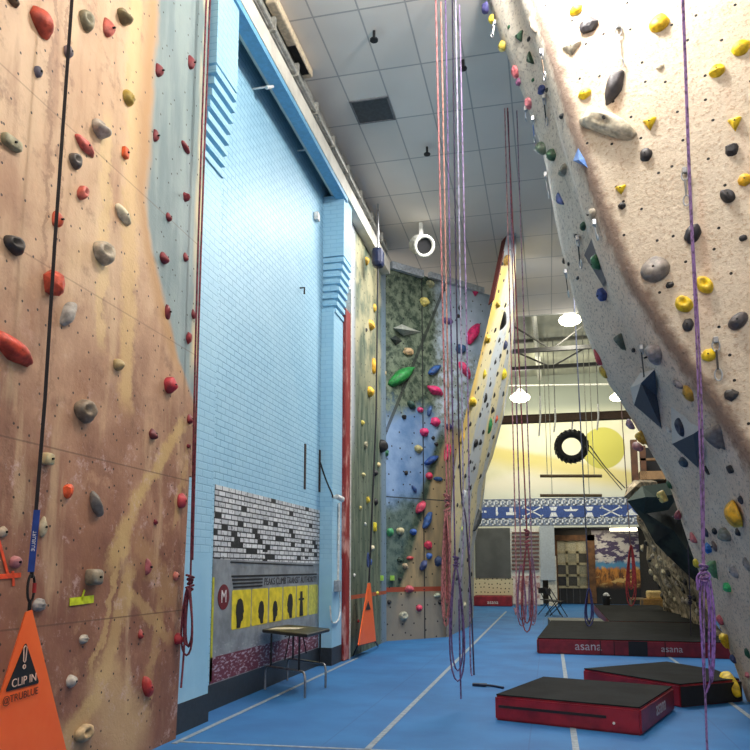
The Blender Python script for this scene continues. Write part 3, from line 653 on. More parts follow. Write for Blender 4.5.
for a in [
 (12, 1, 14, 10, 'b', (96, 72, 48), 'brown hold cut by the top edge of the photo at far left'),
 (40, 23, 36, 23, 'b', (190, 76, 54), 'large smooth red-orange oblong hold at top left', -62),
 (85, 21, 16, 22, 's', (140, 132, 104), 'grey-olive horn shaped hold near the top right of the strap'),
 (107, 29, 15, 20, 'd', (206, 104, 88), 'salmon pink rounded hold near the top of the tan wall'),
 (122, 17, 15, 17, 'j', OLV, 'olive brown scooped hold at the top of the tan wall'),
 (67, 52, 10, 14, 'b', (112, 100, 106), 'grey-purple ball hold directly behind the upper strap'),
 (37, 72, 9, 12, 'b', (92, 90, 104), 'small grey-blue knob left of the upper strap'),
 (127, 98, 14, 16, 'h', (178, 150, 64), 'ribbed mustard yellow hold left of the blue-grey strip'),
 (98, 129, 20, 18, 'j', (178, 166, 150), 'pale grey ledge hold above the long pink one'),
 (84, 146, 30, 13, 'l', (206, 96, 84), 'long salmon pink finger hold slanting down right', -55),
 (124, 153, 9, 15, 'k', (224, 96, 48), 'small orange block hold on upper tan wall'),
 (10, 143, 27, 15, 'k', (150, 144, 112), 'olive grey block with two pockets at the left edge', -35),
 (74, 161, 14, 17, 's', (92, 84, 78), 'black and white hooked hold right of the strap'),
 (81, 193, 11, 18, 'p', (198, 96, 80), 'pink ring hold with a central hole', -60),
 (56, 220, 14, 18, 'd', (206, 88, 58), 'orange-red cracked hold just behind the strap'),
 (122, 215, 27, 13, 'l', (212, 200, 170), 'cream curved horn hold beside the blue-grey strip', -62),
 (13, 245, 23, 20, 's', (64, 58, 52), 'dark and cream double knob hold at the left edge'),
 (101, 253, 24, 25, 's', (180, 166, 142), 'pale grey swirl shaped hold in mid tan wall'),
 (51, 283, 23, 28, 'f', (196, 74, 46), 'wrinkled red-orange ball hold behind the strap'),
 (67, 313, 26, 16, 'l', (168, 162, 152), 'pale grey slanted hold right below the wrinkled red ball', 55),
 (12, 350, 52, 24, 'l', (196, 66, 42), 'big red-orange rail hold jutting in from the left edge', -48),
 (117, 365, 12, 13, 'b', (172, 150, 104), 'small beige ball hold in the middle of the tan wall'),
 (83, 411, 24, 25, 's', (128, 112, 92), 'dark and cream round lipped hold, mid wall right of strap'),
 (152, 434, 11, 12, 'w', (100, 34, 38), 'maroon wedge hold in the brown area right of centre'),
 (46, 459, 14, 16, 'k', (190, 172, 128), 'cream and black block hold touching the strap'),
 (67, 491, 11, 15, 'f', (226, 86, 38), 'bright orange small hold right of the lower strap'),
 (95, 504, 26, 14, 'j', (120, 112, 102), 'grey and black rock-like hold above the yellow tape', -70),
 (42, 527, 21, 10, 'l', (196, 180, 146), 'cream hold tucked beside the blue sling', 80),
 (14, 562, 13, 13, 'b', (176, 112, 110), 'dusty pink ball hold beside the orange tape arrow'),
 (2, 532, 9, 12, 'b', (190, 168, 142), 'cream knob at the left edge above the orange tape'),
 (91, 577, 22, 21, 'k', (140, 126, 104), 'cream and black chunky block just above the yellow tape'),
 (147, 567, 9, 18, 'd', (160, 82, 84), 'pink and maroon narrow hold on the pale streak'),
 (175, 576, 7, 10, 'b', (186, 108, 92), 'tiny salmon hold near the lower right edge of the tan wall'),
 (38, 605, 16, 14, 'h', (150, 146, 140), 'grey ribbed hold at the tip of the orange sign'),
 (83, 639, 12, 10, 'h', (178, 168, 152), 'small pale ribbed hold below the yellow tape'),
 (70, 681, 12, 13, 'b', (186, 178, 164), 'small whitish ball hold right of the orange sign'),
 (83, 733, 22, 17, 'p', (186, 158, 116), 'cream tube shaped hold with open end near the floor', 25),
 (146, 687, 20, 13, 'b', (178, 52, 44), 'smooth red oblong hold low on the tan wall', -75),
 (140, 634, 7, 11, 'w', (150, 52, 48), 'small maroon hold above the smooth red oblong one'),
 (177, 639, 11, 13, 'b', (162, 40, 48), 'round red hold at the lower right edge near the rope coil'),
 (168, 385, 15, 18, 'b', (172, 44, 54), 'shiny crimson ball hold below the blue-grey strip'),
 (180, 501, 11, 16, 'b', (178, 58, 66), 'pinkish red egg hold near the right edge below the panel step'),
 (189, 419, 8, 11, 'w', MAR, 'maroon hold beside the hanging rope at the panel edge'),
 (188, 446, 5, 5, 'f', MAR, 'tiny maroon foothold just above the panel step'),
 (155, 522, 5, 6, 'f', MAR, 'tiny maroon foothold on the pale yellow streak'),
 (158, 71, 11, 14, 'd', MAR, 'maroon wedge at the upper left of the blue-grey strip'),
 (190, 63, 10, 15, 'd', MAR, 'topmost maroon hold on the blue-grey strip, near its right edge'),
 (155, 136, 8, 14, 'd', MAR, 'maroon hold on the left border of the strip, level with a grey ledge'),
 (185, 147, 15, 9, 'w', MAR, 'slanted maroon fin right of the strip centre, third from top', -60),
 (185, 197, 8, 10, 'f', MAR, 'small maroon knob in the strip above three closely spaced ones'),
 (168, 217, 8, 10, 'w', MAR, 'small maroon wedge in strip, left and below a similar knob'),
 (163, 258, 12, 13, 'w', MAR, 'maroon hold, left one of a level pair in the strip'),
 (185, 257, 7, 10, 'w', MAR, 'maroon hold, right one of a level pair in the strip'),
 (167, 312, 19, 9, 'd', MAR, 'tall narrow maroon hold low in the blue-grey strip', 95),
 (193, 314, 6, 11, 'w', MAR, 'thin maroon hold partly behind the hanging rope in the strip'),
 (188, 338, 7, 12, 'f', (142, 40, 46), 'lowest maroon hold of the blue-grey strip, above the seam')]:
    hold('left', *a[:7], ang=a[7] if len(a) > 7 else None, group=GL)
GC = 'holds on the cream climbing wall'
YL = (238, 192, 22)
for a in [
 (576, 10, 13, 11, 'b', YL, 'small yellow hold at the very top left of the cream wall'),
 (589, 26, 19, 16, 'f', (52, 48, 52), 'black angular hold near the top left of the cream wall'),
 (572, 48, 20, 13, 't', (176, 168, 150), 'pale grey triangular hold beside the brown ridge, top'),
 (659, 23, 21, 20, 'w', (240, 186, 16), 'large yellow wedge hold at top, right of quickdraw'),
 (741, 48, 20, 16, 'b', YL, 'large yellow hold at the upper right edge of the photo'),
 (717, 71, 17, 14, 'j', YL, 'yellow scooped hold between the lilac rope and right edge, top'),
 (614, 88, 38, 18, 'l', (58, 54, 58), 'long black bean shaped hold under the quickdraw', 242),
 (585, 94, 13, 11, 'b', YL, 'small yellow round hold left of the long black bean'),
 (608, 125, 62, 33, 'o', (206, 196, 172), 'big cream bone shaped hold with a hollow', -23),
 (650, 123, 14, 13, 't', YL, 'small yellow triangular hold right of the cream bone'),
 (735, 123, 15, 15, 't', YL, 'yellow hold near right edge above a black ball'),
 (646, 155, 13, 14, 'b', (48, 44, 46), 'round black hold below the yellow triangle'),
 (732, 150, 15, 14, 'f', (44, 42, 44), 'faceted black ball near the right edge'),
 (745, 180, 15, 13, 'b', (226, 172, 26), 'yellow hold cut by the right edge of the photo'),
 (621, 189, 12, 10, 't', YL, 'small yellow hold below the cream bone'),
 (622, 206, 8, 8, 'f', (38, 36, 36), 'tiny black hold right under a small yellow one'),
 (728, 196, 15, 13, 'j', (48, 46, 50), 'black lumpy hold right of the lilac rope, upper', -45),
 (693, 234, 22, 15, 'b', (46, 44, 50), 'black oval hold partly behind the lilac rope', 65),
 (743, 238, 9, 7, 'b', (40, 38, 40), 'small black oval hold at the right edge, mid height'),
 (655, 269, 32, 28, 'w', (126, 118, 110), 'big grey bell shaped hold beside the brown ridge'),
 (705, 285, 20, 14, 'p', YL, 'yellow oval hold just right of the lilac rope', -50),
 (684, 304, 19, 15, 'p', YL, 'yellow oval hold just left of the lilac rope', -40),
 (670, 285, 9, 7, 'f', (38, 36, 36), 'tiny black hold below right of the grey bell'),
 (688, 325, 12, 14, 'b', (52, 50, 52), 'dark round hold left of rope under the yellow ovals'),
 (738, 321, 23, 15, 'b', (86, 80, 80), 'dark grey oval hold at right, tilted upward', 40),
 (709, 355, 16, 14, 'b', YL, 'yellow hold beside the lower right quickdraw'),
 (731, 395, 16, 13, 'f', (58, 54, 52), 'dark faceted hold lowest on the cream face'),
 (737, 514, 34, 21, 'b', (226, 168, 28), 'large yellow ball hold at the right edge by the grey wall'),
 (741, 500, 7, 8, 'f', (36, 36, 46), 'small dark hold sitting above the large yellow ball'),
 (660, 67, 8, 7, 'b', (196, 186, 166), 'faint cream hold that nearly matches the cream wall')]:
    hold('right', *a[:7], ang=a[7] if len(a) > 7 else None, group=GC, up=1)
GG = 'holds on the grey overhanging side'
GRN = (40, 84, 56); NVY = (40, 56, 112); PKH = (176, 92, 100)
for a in [
 (486, 8, 9, 13, 'b', (62, 60, 110), 'purple-blue hold at top of the overhang edge against the ceiling'),
 (492, 19, 7, 10, 'b', (214, 186, 60), 'yellow hold hanging on the overhang edge, upper of two'),
 (503, 46, 9, 11, 'b', (214, 190, 80), 'pale yellow hold on the overhang edge, lower of two'),
 (516, 72, 9, 14, 'f', (212, 110, 116), 'pink hold on the overhang edge against the ceiling, upper'),
 (519, 82, 7, 7, 'f', (140, 84, 116), 'plum hold just below the upper pink edge hold'),
 (529, 103, 9, 12, 'f', (204, 120, 128), 'pink and white hold on the overhang edge, lower'),
 (509, 27, 3.5, 4, 'f', GRN, 'tiny green hold highest on the pale overhang side'),
 (520, 36, 9, 12, 't', (52, 84, 62), 'dark green pointed hold on the upper overhang side, left'),
 (529, 39, 5, 5, 'f', BLK, 'tiny black hold between two dark green pointed ones'),
 (531, 59, 14, 8, 't', (36, 66, 48), 'dark green arrow shaped hold on the upper overhang side', -70),
 (534, 25, 18, 7, 'b', (150, 140, 126), 'grey slim hold close to the brown ridge at top', -70),
 (533, 80, 3.5, 4, 'f', GRN, 'tiny green hold above the blue cluster hold'),
 (542, 90, 9, 10, 'f', NVY, 'navy blue knobbly hold on the upper overhang side'),
 (547, 90, 4, 5, 'f', BLK, 'tiny black hold touching the navy knobbly one'),
 (562, 116, 6, 6, 'f', BLK, 'small black hold near the ridge above the blue volume'),
 (543, 148, 14, 12, 'b', (92, 112, 94), 'green hold with white cap on the edge, left of a pair', -40),
 (553, 155, 13, 11, 'b', (60, 96, 68), 'green hold with white cap, right of a pair on the edge', -40),
 (564, 170, 12, 12, 'j', (142, 142, 128), 'grey-green round hold below the pair of green ones'),
 (561, 200, 14, 8, 't', (52, 76, 140), 'blue pointed hold on the overhang side below the grey round', -65),
 (593, 214, 13, 14, 'd', (176, 166, 146), 'cream-grey hold beside the ridge above the grey diamond'),
 (584, 226, 9, 9, 'b', (30, 70, 50), 'dark green ball hold above the grey diamond volume'),
 (576, 236, 4, 5, 'f', BLK, 'tiny black hold left of the dark green ball'),
 (564, 261, 4, 5, 'f', BLK, 'tiny black hold near the overhang edge, upper'),
 (569, 264, 4, 4, 'f', BLK, 'tiny black hold near the overhang edge, right of another'),
 (578, 278, 4, 4, 'f', BLK, 'tiny black hold left of the blue small block'),
 (604, 294, 11, 13, 'k', (58, 78, 148), 'small blue block with white stripes below the grey diamond', -50),
 (621, 340, 12, 18, 't', (84, 96, 84), 'grey-green teardrop hold in the grey overhang centre'),
 (634, 350, 5, 4, 'f', BLK, 'tiny black hold right of the grey-green teardrop'),
 (598, 357, 8, 14, 'w', (184, 72, 80), 'pinkish red hold on the edge against the roof beams'),
 (604, 372, 7, 10, 'f', (190, 164, 62), 'yellow lumpy hold on the edge below the pinkish red one'),
 (656, 353, 22, 22, 'd', (142, 136, 136), 'big pale grey fin hold right of the grey-green teardrop', 50),
 (689, 393, 11, 14, 'b', (176, 136, 40), 'ochre yellow ball hold left of the lilac rope'),
 (679, 384, 12, 7, 'b', (120, 116, 122), 'small grey hold left of the ochre yellow ball', -35),
 (717, 434, 24, 22, 't', (112, 108, 108), 'grey rocky triangle hold right of the lilac rope'),
 (731, 469, 8, 8, 'k', (30, 28, 30), 'small black block under the grey rocky triangle'),
 (707, 470, 5, 8, 'f', (30, 34, 34), 'small black hold just right of the lilac rope'),
 (631, 424, 9, 9, 'b', (170, 140, 156), 'lilac pink ball hold on the edge by the brown beam'),
 (642, 436, 13, 13, 't', (214, 172, 66), 'yellow pyramid hold on the overhang edge'),
 (639, 446, 15, 9, 'b', (170, 104, 104), 'dusty red oval hold under the yellow pyramid', -25),
 (664, 496, 13, 11, 'k', (222, 196, 112), 'pale yellow cube hold on the lower overhang edge'),
 (670, 485, 6, 7, 'f', GRN, 'small dark green hold above the pale yellow cube'),
 (679, 515, 10, 11, 'd', (150, 76, 88), 'dusty red hold on lower edge, upper of two', -60),
 (694, 538, 14, 9, 'd', (196, 110, 116), 'pink hold on the lower edge, lower of two', -50),
 (727, 534, 12, 16, 'b', (136, 144, 138), 'grey ball hold with pale cap below large yellow ball', -80),
 (715, 531, 6, 6, 'f', (34, 34, 40), 'small black hold left of the grey capped ball'),
 (739, 532, 8, 7, 'f', (34, 34, 40), 'small black hold right of the grey capped ball'),
 (706, 532, 7, 8, 'b', (64, 72, 92), 'small slate blue hold beside the lilac rope, lower'),
 (709, 548, 9, 9, 'f', (36, 112, 190), 'bright blue small hold beside the lilac rope'),
 (715, 546, 8, 10, 'd', (110, 96, 92), 'small brown-grey hold right of the bright blue one'),
 (714, 567, 13, 16, 't', (98, 148, 104), 'pale green leaf shaped hold by the rope knot'),
 (735, 571, 15, 9, 'b', (160, 158, 160), 'pale grey finger hold right of the green leaf', -60),
 (747, 564, 7, 12, 'b', (150, 146, 142), 'grey hold cut by the right edge beside the pale finger'),
 (728, 587, 10, 9, 'f', (52, 190, 110), 'neon green hold below the pale grey finger'),
 (697, 563, 7, 8, 'b', (204, 184, 40), 'small yellow hold left of the rope knot'),
 (721, 620, 8, 8, 'b', (190, 90, 100), 'pink ball hold on lower edge right of the rope loops'),
 (726, 639, 12, 13, 't', (228, 188, 30), 'yellow pyramid hold low beside the rope loops'),
 (734, 659, 7, 7, 'f', (44, 54, 104), 'small navy hold between the two low yellow holds'),
 (733, 683, 28, 18, 'b', (234, 192, 32), 'big yellow egg hold lowest on the wall near the floor', -55),
 (748, 653, 6, 8, 'f', (26, 74, 54), 'dark green hold at right edge near the floor'),
 (748, 675, 6, 5, 'f', (196, 110, 120), 'small pink hold at right edge near the floor')]:
    hold('right', *a[:7], ang=a[7] if len(a) > 7 else None, group=GG, dep=.9)

GA = 'holds on the alcove climbing walls'
PK = (214, 50, 110); BLH = (48, 88, 150); BKH = (30, 30, 32)
for a in [
 ('alc', 366, 261, 6, 9, 'b', (190, 150, 50), 'small ochre hold highest on the grey-green wall'),
 ('alc', 374, 308, 5, 9, 'b', (206, 170, 60), 'slim yellow hold in the upper grey-green wall'),
 ('alc', 370, 325, 9, 11, 'f', (206, 164, 52), 'yellow lumpy hold, second large one down the grey-green wall'),
 ('alc', 373, 366, 7, 17, 'b', (236, 172, 40), 'tall bright yellow hold left of the black strap'),
 ('alc', 369, 392, 10, 11, 'b', (226, 178, 50), 'round yellow hold left of the black strap'),
 ('alc', 366, 330, 3, 4, 'f', BKH, 'tiny black hold beside the yellow lumpy hold'),
 ('alc', 362, 423, 5, 6, 'b', (206, 190, 90), 'small pale yellow hold on mid grey-green wall'),
 ('alc', 365, 445, 6, 8, 's', (150, 146, 120), 'grey horn hold on the mid grey-green wall'),
 ('alc', 363, 475, 7, 5, 'b', (196, 186, 130), 'pale cream hold below the grey horn'),
 ('alc', 367, 500, 6, 8, 'f', (200, 176, 60), 'yellow knob beside the strap, mid height'),
 ('alc', 360, 508, 4, 5, 'b', (190, 176, 110), 'tiny cream hold near the red post'),
 ('alc', 374, 527, 6, 12, 'k', (230, 206, 50), 'bright yellow block beside the strap, lower'),
 ('alc', 375, 473, 6, 7, 'b', BKH, 'black ball hold on the strap line, upper of two small'),
 ('alc', 375, 502, 6, 8, 'b', BKH, 'black ball hold on the strap line, lower of two small'),
 ('alc', 378, 465, 5, 6, 'b', (196, 180, 130), 'cream small hold under the big black ball'),
 ('alc', 365, 524, 3, 4, 'b', (220, 220, 210), 'tiny white dot hold left of bright yellow block'),
 ('alc', 372, 548, 5, 6, 'b', (210, 200, 170), 'small whitish hold under the bright yellow block'),
 ('alc', 370, 562, 4, 8, 'b', (60, 90, 150), 'small blue hold above the orange hanging flag'),
 ('alc', 377, 593, 4, 4, 'b', (226, 206, 80), 'tiny yellow hold near the orange tape band'),
 ('alc', 354, 575, 3, 4, 'b', (220, 220, 214), 'tiny white hold beside the red post, low'),
 ('alc', 358, 621, 3, 4, 'b', (140, 40, 40), 'tiny dark red hold beside the orange hanging flag'),
 ('bc+alc', 381, 446, 13, 14, 'b', BKH, 'big black ball hold in the alcove corner'),
 ('bc+alc', 386, 453, 5, 8, 'f', (40, 100, 70), 'small green hold right of the big black ball'),
 ('bc', 384, 374, 6, 8, 'b', (190, 170, 130), 'beige hold in the upper alcove corner'),
 ('bc', 424, 302, 9, 9, 'f', (210, 196, 110), 'pale yellow-white hold near the top of the mural wall'),
 ('bc', 430, 284, 8, 8, 'f', (150, 150, 116), 'grey-green hold highest on the mural wall'),
 ('bc', 408, 352, 11, 9, 'f', (190, 160, 120), 'tan knobbly hold below the white wing'),
 ('bc', 401, 376, 30, 13, 'l', (40, 132, 62), 'large green rail hold on the mural wall', 28),
 ('bc', 434, 370, 14, 8, 'l', BLH, 'blue slanted hold left of the upper red ropes', 25),
 ('bc', 435, 391, 17, 9, 'l', PK, 'bright pink long hold below the blue slanted one', -35),
 ('bc', 411, 405, 10, 7, 'b', (44, 72, 60), 'dark green slanted hold in the blue sky', -45),
 ('bc', 475, 293, 6, 6, 't', PK, 'small pink hold high in the pale right corner'),
 ('bc', 472, 334, 23, 11, 'l', (206, 40, 100), 'crimson pink wedge hold by the striped overhang', 55),
 ('bc', 460, 349, 10, 11, 'f', (52, 84, 130), 'blue knobbly hold below left of the crimson wedge'),
 ('bc', 464, 370, 20, 9, 'l', (214, 60, 112), 'pink long hold right of ropes slanting down', -65),
 ('bc', 447, 321, 12, 7, 'f', (110, 96, 150), 'purple hold between the hanging ropes, upper'),
 ('bc', 460, 308, 4, 5, 'b', BKH, 'small black hold high among the ropes, upper'),
 ('bc', 458, 316, 4, 4, 'b', BKH, 'small black hold high among the ropes, lower'),
 ('bc', 420, 410, 6, 6, 'b', (196, 60, 110), 'small pink ball in the blue sky area'),
 ('bc', 435, 422, 9, 10, 'b', PK, 'bright pink ball, right of two in the blue sky'),
 ('bc', 424, 432, 9, 9, 'b', PK, 'bright pink ball, left of two in the blue sky'),
 ('bc', 429, 411, 10, 5, 'l', (60, 90, 140), 'blue slim hold above the bright pink balls', 70),
 ('bc', 448, 427, 7, 8, 'f', (44, 44, 96), 'navy hold behind the ropes, mid height'),
 ('bc', 404, 417, 5, 5, 'f', BKH, 'small black hold left in the blue sky'),
 ('bc', 418, 449, 8, 9, 'f', (170, 160, 110), 'cream and dark hold under the left pink ball'),
 ('bc', 433, 438, 4, 4, 'f', BKH, 'tiny black hold under the right pink ball, upper'),
 ('bc', 436, 444, 4, 4, 'f', BKH, 'tiny black hold under the right pink ball, lower'),
 ('bc', 447, 452, 18, 7, 'l', (226, 40, 100), 'tall neon pink hold at the red ropes', 75),
 ('bc', 431, 460, 16, 7, 'l', (40, 74, 140), 'blue winged hold left of the neon pink one', 25),
 ('bc', 406, 473, 4, 5, 'f', BKH, 'tiny black hold low in the blue sky'),
 ('bc', 429, 476, 7, 8, 'b', (206, 50, 86), 'small crimson ball below the blue winged hold'),
 ('bc', 438, 479, 10, 5, 'b', (44, 80, 130), 'flat blue hold right of the small crimson ball'),
 ('bc', 414, 489, 9, 4, 'b', (50, 80, 130), 'slim blue hold left of the painted ramp', -60),
 ('bc', 420, 507, 13, 9, 'l', (206, 70, 96), 'pink and white hold on the painted ramp', 45),
 ('bc', 427, 520, 18, 8, 'l', (50, 90, 150), 'long blue hold on the painted ramp', 60),
 ('bc', 413, 532, 7, 7, 'b', (44, 84, 156), 'round blue hold below the long blue one'),
 ('bc', 400, 531, 8, 8, 'b', (190, 180, 140), 'round cream hold on the dark green border'),
 ('bc', 390, 532, 7, 9, 'b', (70, 150, 100), 'green ball hold low in the alcove corner'),
 ('bc', 428, 545, 8, 10, 'f', (200, 50, 80), 'red and white hold in the lower ramp'),
 ('bc', 429, 556, 6, 7, 'b', (70, 110, 180), 'blue and pink hold right under the red white one'),
 ('bc', 423, 565, 11, 7, 'l', (52, 66, 110), 'dark blue hold low on the painted ramp', 50),
 ('bc', 438, 561, 8, 11, 'f', (60, 76, 110), 'slate blue hold beside the red rope bundle'),
 ('bc', 400, 560, 7, 5, 'f', (30, 54, 40), 'dark green hold low, left of the ramp'),
 ('bc', 410, 558, 8, 4, 'b', (170, 60, 60), 'flat red hold low in mid alcove'),
 ('bc', 405, 566, 6, 6, 'f', (170, 150, 120), 'small tan hold under the flat red one'),
 ('bc', 409, 589, 9, 8, 'b', (190, 86, 96), 'dusty pink ball above the orange band'),
 ('bc', 419, 608, 6, 7, 'b', (216, 70, 100), 'pink ball below the orange band'),
 ('bc', 403, 616, 9, 10, 'p', (170, 170, 150), 'pale ring shaped hold low on the alcove wall'),
 ('bc', 389, 602, 4, 5, 'f', BKH, 'black hold at the left end of the orange band'),
 ('bc', 440, 602, 4, 6, 'f', BKH, 'black hold beside the foot of the red ropes, left'),
 ('bc', 437, 595, 7, 5, 'f', (180, 186, 160), 'pale hold above the orange band by the red ropes'),
 ('bc', 400, 579, 4, 4, 'f', BKH, 'tiny black hold above the dusty pink ball')]:
    hold(a[0], *a[1:8], ang=a[8] if len(a) > 8 else None, group=GA, dep=1.0)
GT = 'holds on the striped overhang'
for a in [
 (498, 304, 6, 7, 'f', (210, 180, 60), 'yellow hold high on the striped overhang'),
 (487, 339, 8, 7, 'f', (214, 176, 50), 'yellow hold at the left edge of the striped overhang, upper'),
 (502, 321, 19, 7, 'b', (40, 40, 40), 'large black oblong hold high on the striped overhang', 78),
 (507, 260, 6, 12, 'b', (196, 150, 70), 'orange-tan hold at the top of the striped overhang'),
 (504, 345, 7, 8, 'f', (48, 56, 90), 'navy hold on the striped overhang'),
 (503, 374, 8, 9, 'f', (230, 206, 50), 'bright yellow hold mid striped overhang'),
 (484, 374, 5, 9, 'f', (214, 190, 60), 'yellow speckled hold mid left of striped overhang'),
 (472, 402, 13, 8, 'b', (228, 186, 40), 'wide yellow hold at left edge, mid striped overhang'),
 (489, 426, 16, 5, 'b', (50, 130, 74), 'tall green hold on the striped overhang', 80),
 (462, 438, 5, 10, 'b', (222, 176, 40), 'yellow hold low on the left edge of striped overhang'),
 (475, 443, 7, 8, 'f', BKH, 'black lumpy hold low on striped overhang, left of two'),
 (480, 442, 5, 5, 'f', BKH, 'black lumpy hold low on striped overhang, right of two'),
 (496, 419, 4, 6, 'f', (200, 90, 60), 'small orange hold near the right edge of striped overhang'),
 (485, 398, 5, 9, 'f', BKH, 'black hold near the middle of striped overhang, upper'),
 (492, 410, 5, 6, 'f', BKH, 'black hold near the middle of striped overhang, lower'),
 (463, 497, 8, 14, 'k', (190, 196, 202), 'white cube hold low on striped overhang'),
 (476, 520, 22, 8, 'b', (38, 46, 52), 'dark volume hold at the lower right edge of striped overhang', 75),
 (462, 529, 4, 5, 'f', (206, 220, 120), 'lime hold under the white cube'),
 (455, 559, 6, 5, 'f', (220, 216, 206), 'white hold low beside the purple ropes'),
 (464, 605, 5, 7, 'f', (196, 190, 160), 'cream foothold by the foot of striped overhang'),
 (456, 578, 5, 6, 'f', (60, 66, 76), 'slate foothold by the foot of striped overhang')]:
    hold('tow', *a[:7], ang=a[7] if len(a) > 7 else None, group=GT, dep=.9, bolt=False)
for px, py in [(495, 330), (490, 352), (495, 362), (497, 374), (490, 384), (487, 405), (494, 395), (500, 356), (503, 394), (480, 415), (470, 424), (483, 432), (493, 437), (488, 455), (470, 462), (465, 476), (474, 468), (480, 476), (459, 466), (463, 514), (457, 505), (470, 488), (459, 550), (467, 560), (471, 574), (461, 590), (468, 590), (505, 305), (509, 330), (507, 352), (499, 340), (478, 388)]:
    hold('tow', px, py, 3.6, 4.2, 'f', BKH, 'tiny black foothold dotted over the yellow and pale blue striped overhang', group='black footholds on the striped overhang', bolt=False)

# volumes ----------------------------------------------------------
def volume(name, wall, outline, apex, lift, m, label, cat='climbing volume', m2=None):
    pts = [];
    for px, py in outline:
        r = hit(px, py, wall); pts.append(r[0])
    r = hit(*apex, wall); A = r[0] - ray(*apex).normalized() * lift * 1.3; N = r[1]
    bm = NB(); vs = [bm.verts.new(p - N * .01) for p in pts]; a = bm.verts.new(A)
    for i in range(len(vs)): bm.faces.new((vs[i], vs[(i + 1) % len(vs)], a))
    bm.faces.new(vs)
    o = build(name, bm, m, None, sum(pts, Vector()) / len(pts)); tag(o, label, cat); return o
g = G('grey_gritty'); f = g.noise(g.obj(), 60, 3); GV = g.out(g.mix(f, (70, 66, 70), (128, 122, 124)), .8)
g = G('slate_gritty'); f = g.noise(g.obj(), 50, 3); SV = g.out(g.mix(f, (42, 48, 60), (78, 86, 98)), .75)
g = G('pale_gritty'); f = g.noise(g.obj(), 60, 3); PV = g.out(g.mix(f, (176, 172, 168), (220, 214, 208)), .8)
v = volume('climbing_volume', 'right', [(593, 233), (583, 256), (602, 288), (607, 274)], (597, 262), .14, GV, 'tall grey diamond volume with a green hold on it, upper overhang')
keep('v1', v); hold('v1', 597, 262, 15, 12, 'b', (44, 104, 60), 'green hold mounted on the grey diamond volume', group=GG)
volume('climbing_volume', 'right', [(577, 146), (571, 161), (588, 169), (584, 158)], (579, 160), .12, paint((92, 132, 196), .6), 'pale blue pointed volume beside the brown ridge')
q = [hit(*p, 'right')[0] for p in ((655, 369), (640, 373), (630, 388), (634, 405), (662, 429), (657, 396))]
A = hit(641, 383, 'right'); A = A[0] - ray(641, 383).normalized() * .4
vt = thing('climbing_volume', q[2], 'large slate blue volume with upper rim painted pale as lit on grey overhang, left of the rope', 'climbing volume')
for nm, edges, m_ in (('dark_faces', (3, 4, 5), SV), ('painted_lit_rim', (0, 1, 2), PV)):  # left and upper rim faces coloured pale to paint the light on them
    bm = NB(); vs = [bm.verts.new(p) for p in q]; ap = bm.verts.new(A)
    for e in edges: bm.faces.new((vs[e], vs[(e + 1) % 6], ap))
    bmesh.ops.delete(bm, geom=[v for v in bm.verts if not v.link_faces], context='VERTS'); build(nm, bm, m_, vt)
# angular volume with a skull-like hold
q = [hit(*p, 'right') for p in ((671, 407), (672, 444), (698, 468), (702, 428))]
A = hit(693, 434, 'right'); A = A[0] - ray(693, 434).normalized() * .34
vt = thing('climbing_volume', q[1][0], 'pale angular volume with dark underside and horned hold behind the rope', 'climbing volume')
bm = NB(); vs = [bm.verts.new(p[0]) for p in q]; ap = bm.verts.new(A); bm.faces.new((vs[0], vs[1], ap)); bm.faces.new((vs[3], vs[0], ap)); ufc = build('upper_faces', bm, PV, vt)
bm = NB(); vs = [bm.verts.new(p[0]) for p in q]; ap = bm.verts.new(A); bm.faces.new((vs[1], vs[2], ap)); bm.faces.new((vs[2], vs[3], ap)); build('underside', bm, SV, vt)
keep('v2', ufc)
hold('v2+right', 681, 427, 14, 15, 's', (52, 58, 80), 'horned dark blue hold on the pale angular volume', group=GG, up=-1)
hold('right', 669, 429, 6, 6, 'b', (196, 190, 180), 'white small ball at left of the pale angular volume', group=GG)
hold('right', 684, 462, 11, 8, 'b', (58, 74, 92), 'slate hold under the pale angular volume', group=GG, bolt=False)
v = volume('climbing_volume', 'bc', [(393, 328), (402, 324), (422, 332), (404, 336)], (402, 329), .3, paint((176, 180, 170), .6), 'white and grey winged volume on the upper mural wall')
volume('climbing_volume', 'bc', [(390, 338), (396, 335), (403, 341), (396, 346)], (396, 340), .15, paint((52, 60, 58), .6), 'small dark volume under the winged one')

# tapes on left wall
def tape_on(pts, w, m, nm, parent):
    bm = NB(); P = [hit(*p, 'left')[0] + Vector((.004, 0, 0)) for p in pts]
    for a, b in zip(P, P[1:]):
        d = (b - a).normalized(); s = d.cross(Vector((1, 0, 0))) * w / 2; prism(bm, [a - s, a + s, b + s, b - s], (.003, 0, 0))
    return build(nm, bm, m, parent)
OT = paint((240, 84, 44), .5); YT = paint((214, 226, 40), .5)
t = thing('tape_marker', hit(5, 575, 'left')[0], 'orange tape arrow stuck on the tan wall at far left', 'tape')
tape_on([(-2, 540), (7, 574)], .022, OT, 'tape_strip', t); tape_on([(-5, 577), (20, 575)], .03, OT, 'tape_strip', t); tape_on([(13, 586), (12, 571)], .022, OT, 'tape_strip', t)
t = thing('tape_marker', hit(81, 600, 'left')[0], 'yellow-green tape flag stuck under the chunky cream block', 'tape')
tape_on([(69, 602), (93, 599)], .055, YT, 'tape_strip', t); tape_on([(84, 590), (80, 602)], .018, YT, 'tape_strip', t)
for px, py, nm in ((381, 578, 'left'), (392, 578, 'right')):
    P = hit(px, py, 'bc+alc')[0]; bm = NB(); box(bm, P + Vector((-.03, -.06, -.05)), P + Vector((.05, .02, .05)))
    tag(build('route_tag', bm, paint((170, 220, 90)), None, P), 'lime green route tag in the alcove corner, %s of two' % nm, 'tag')

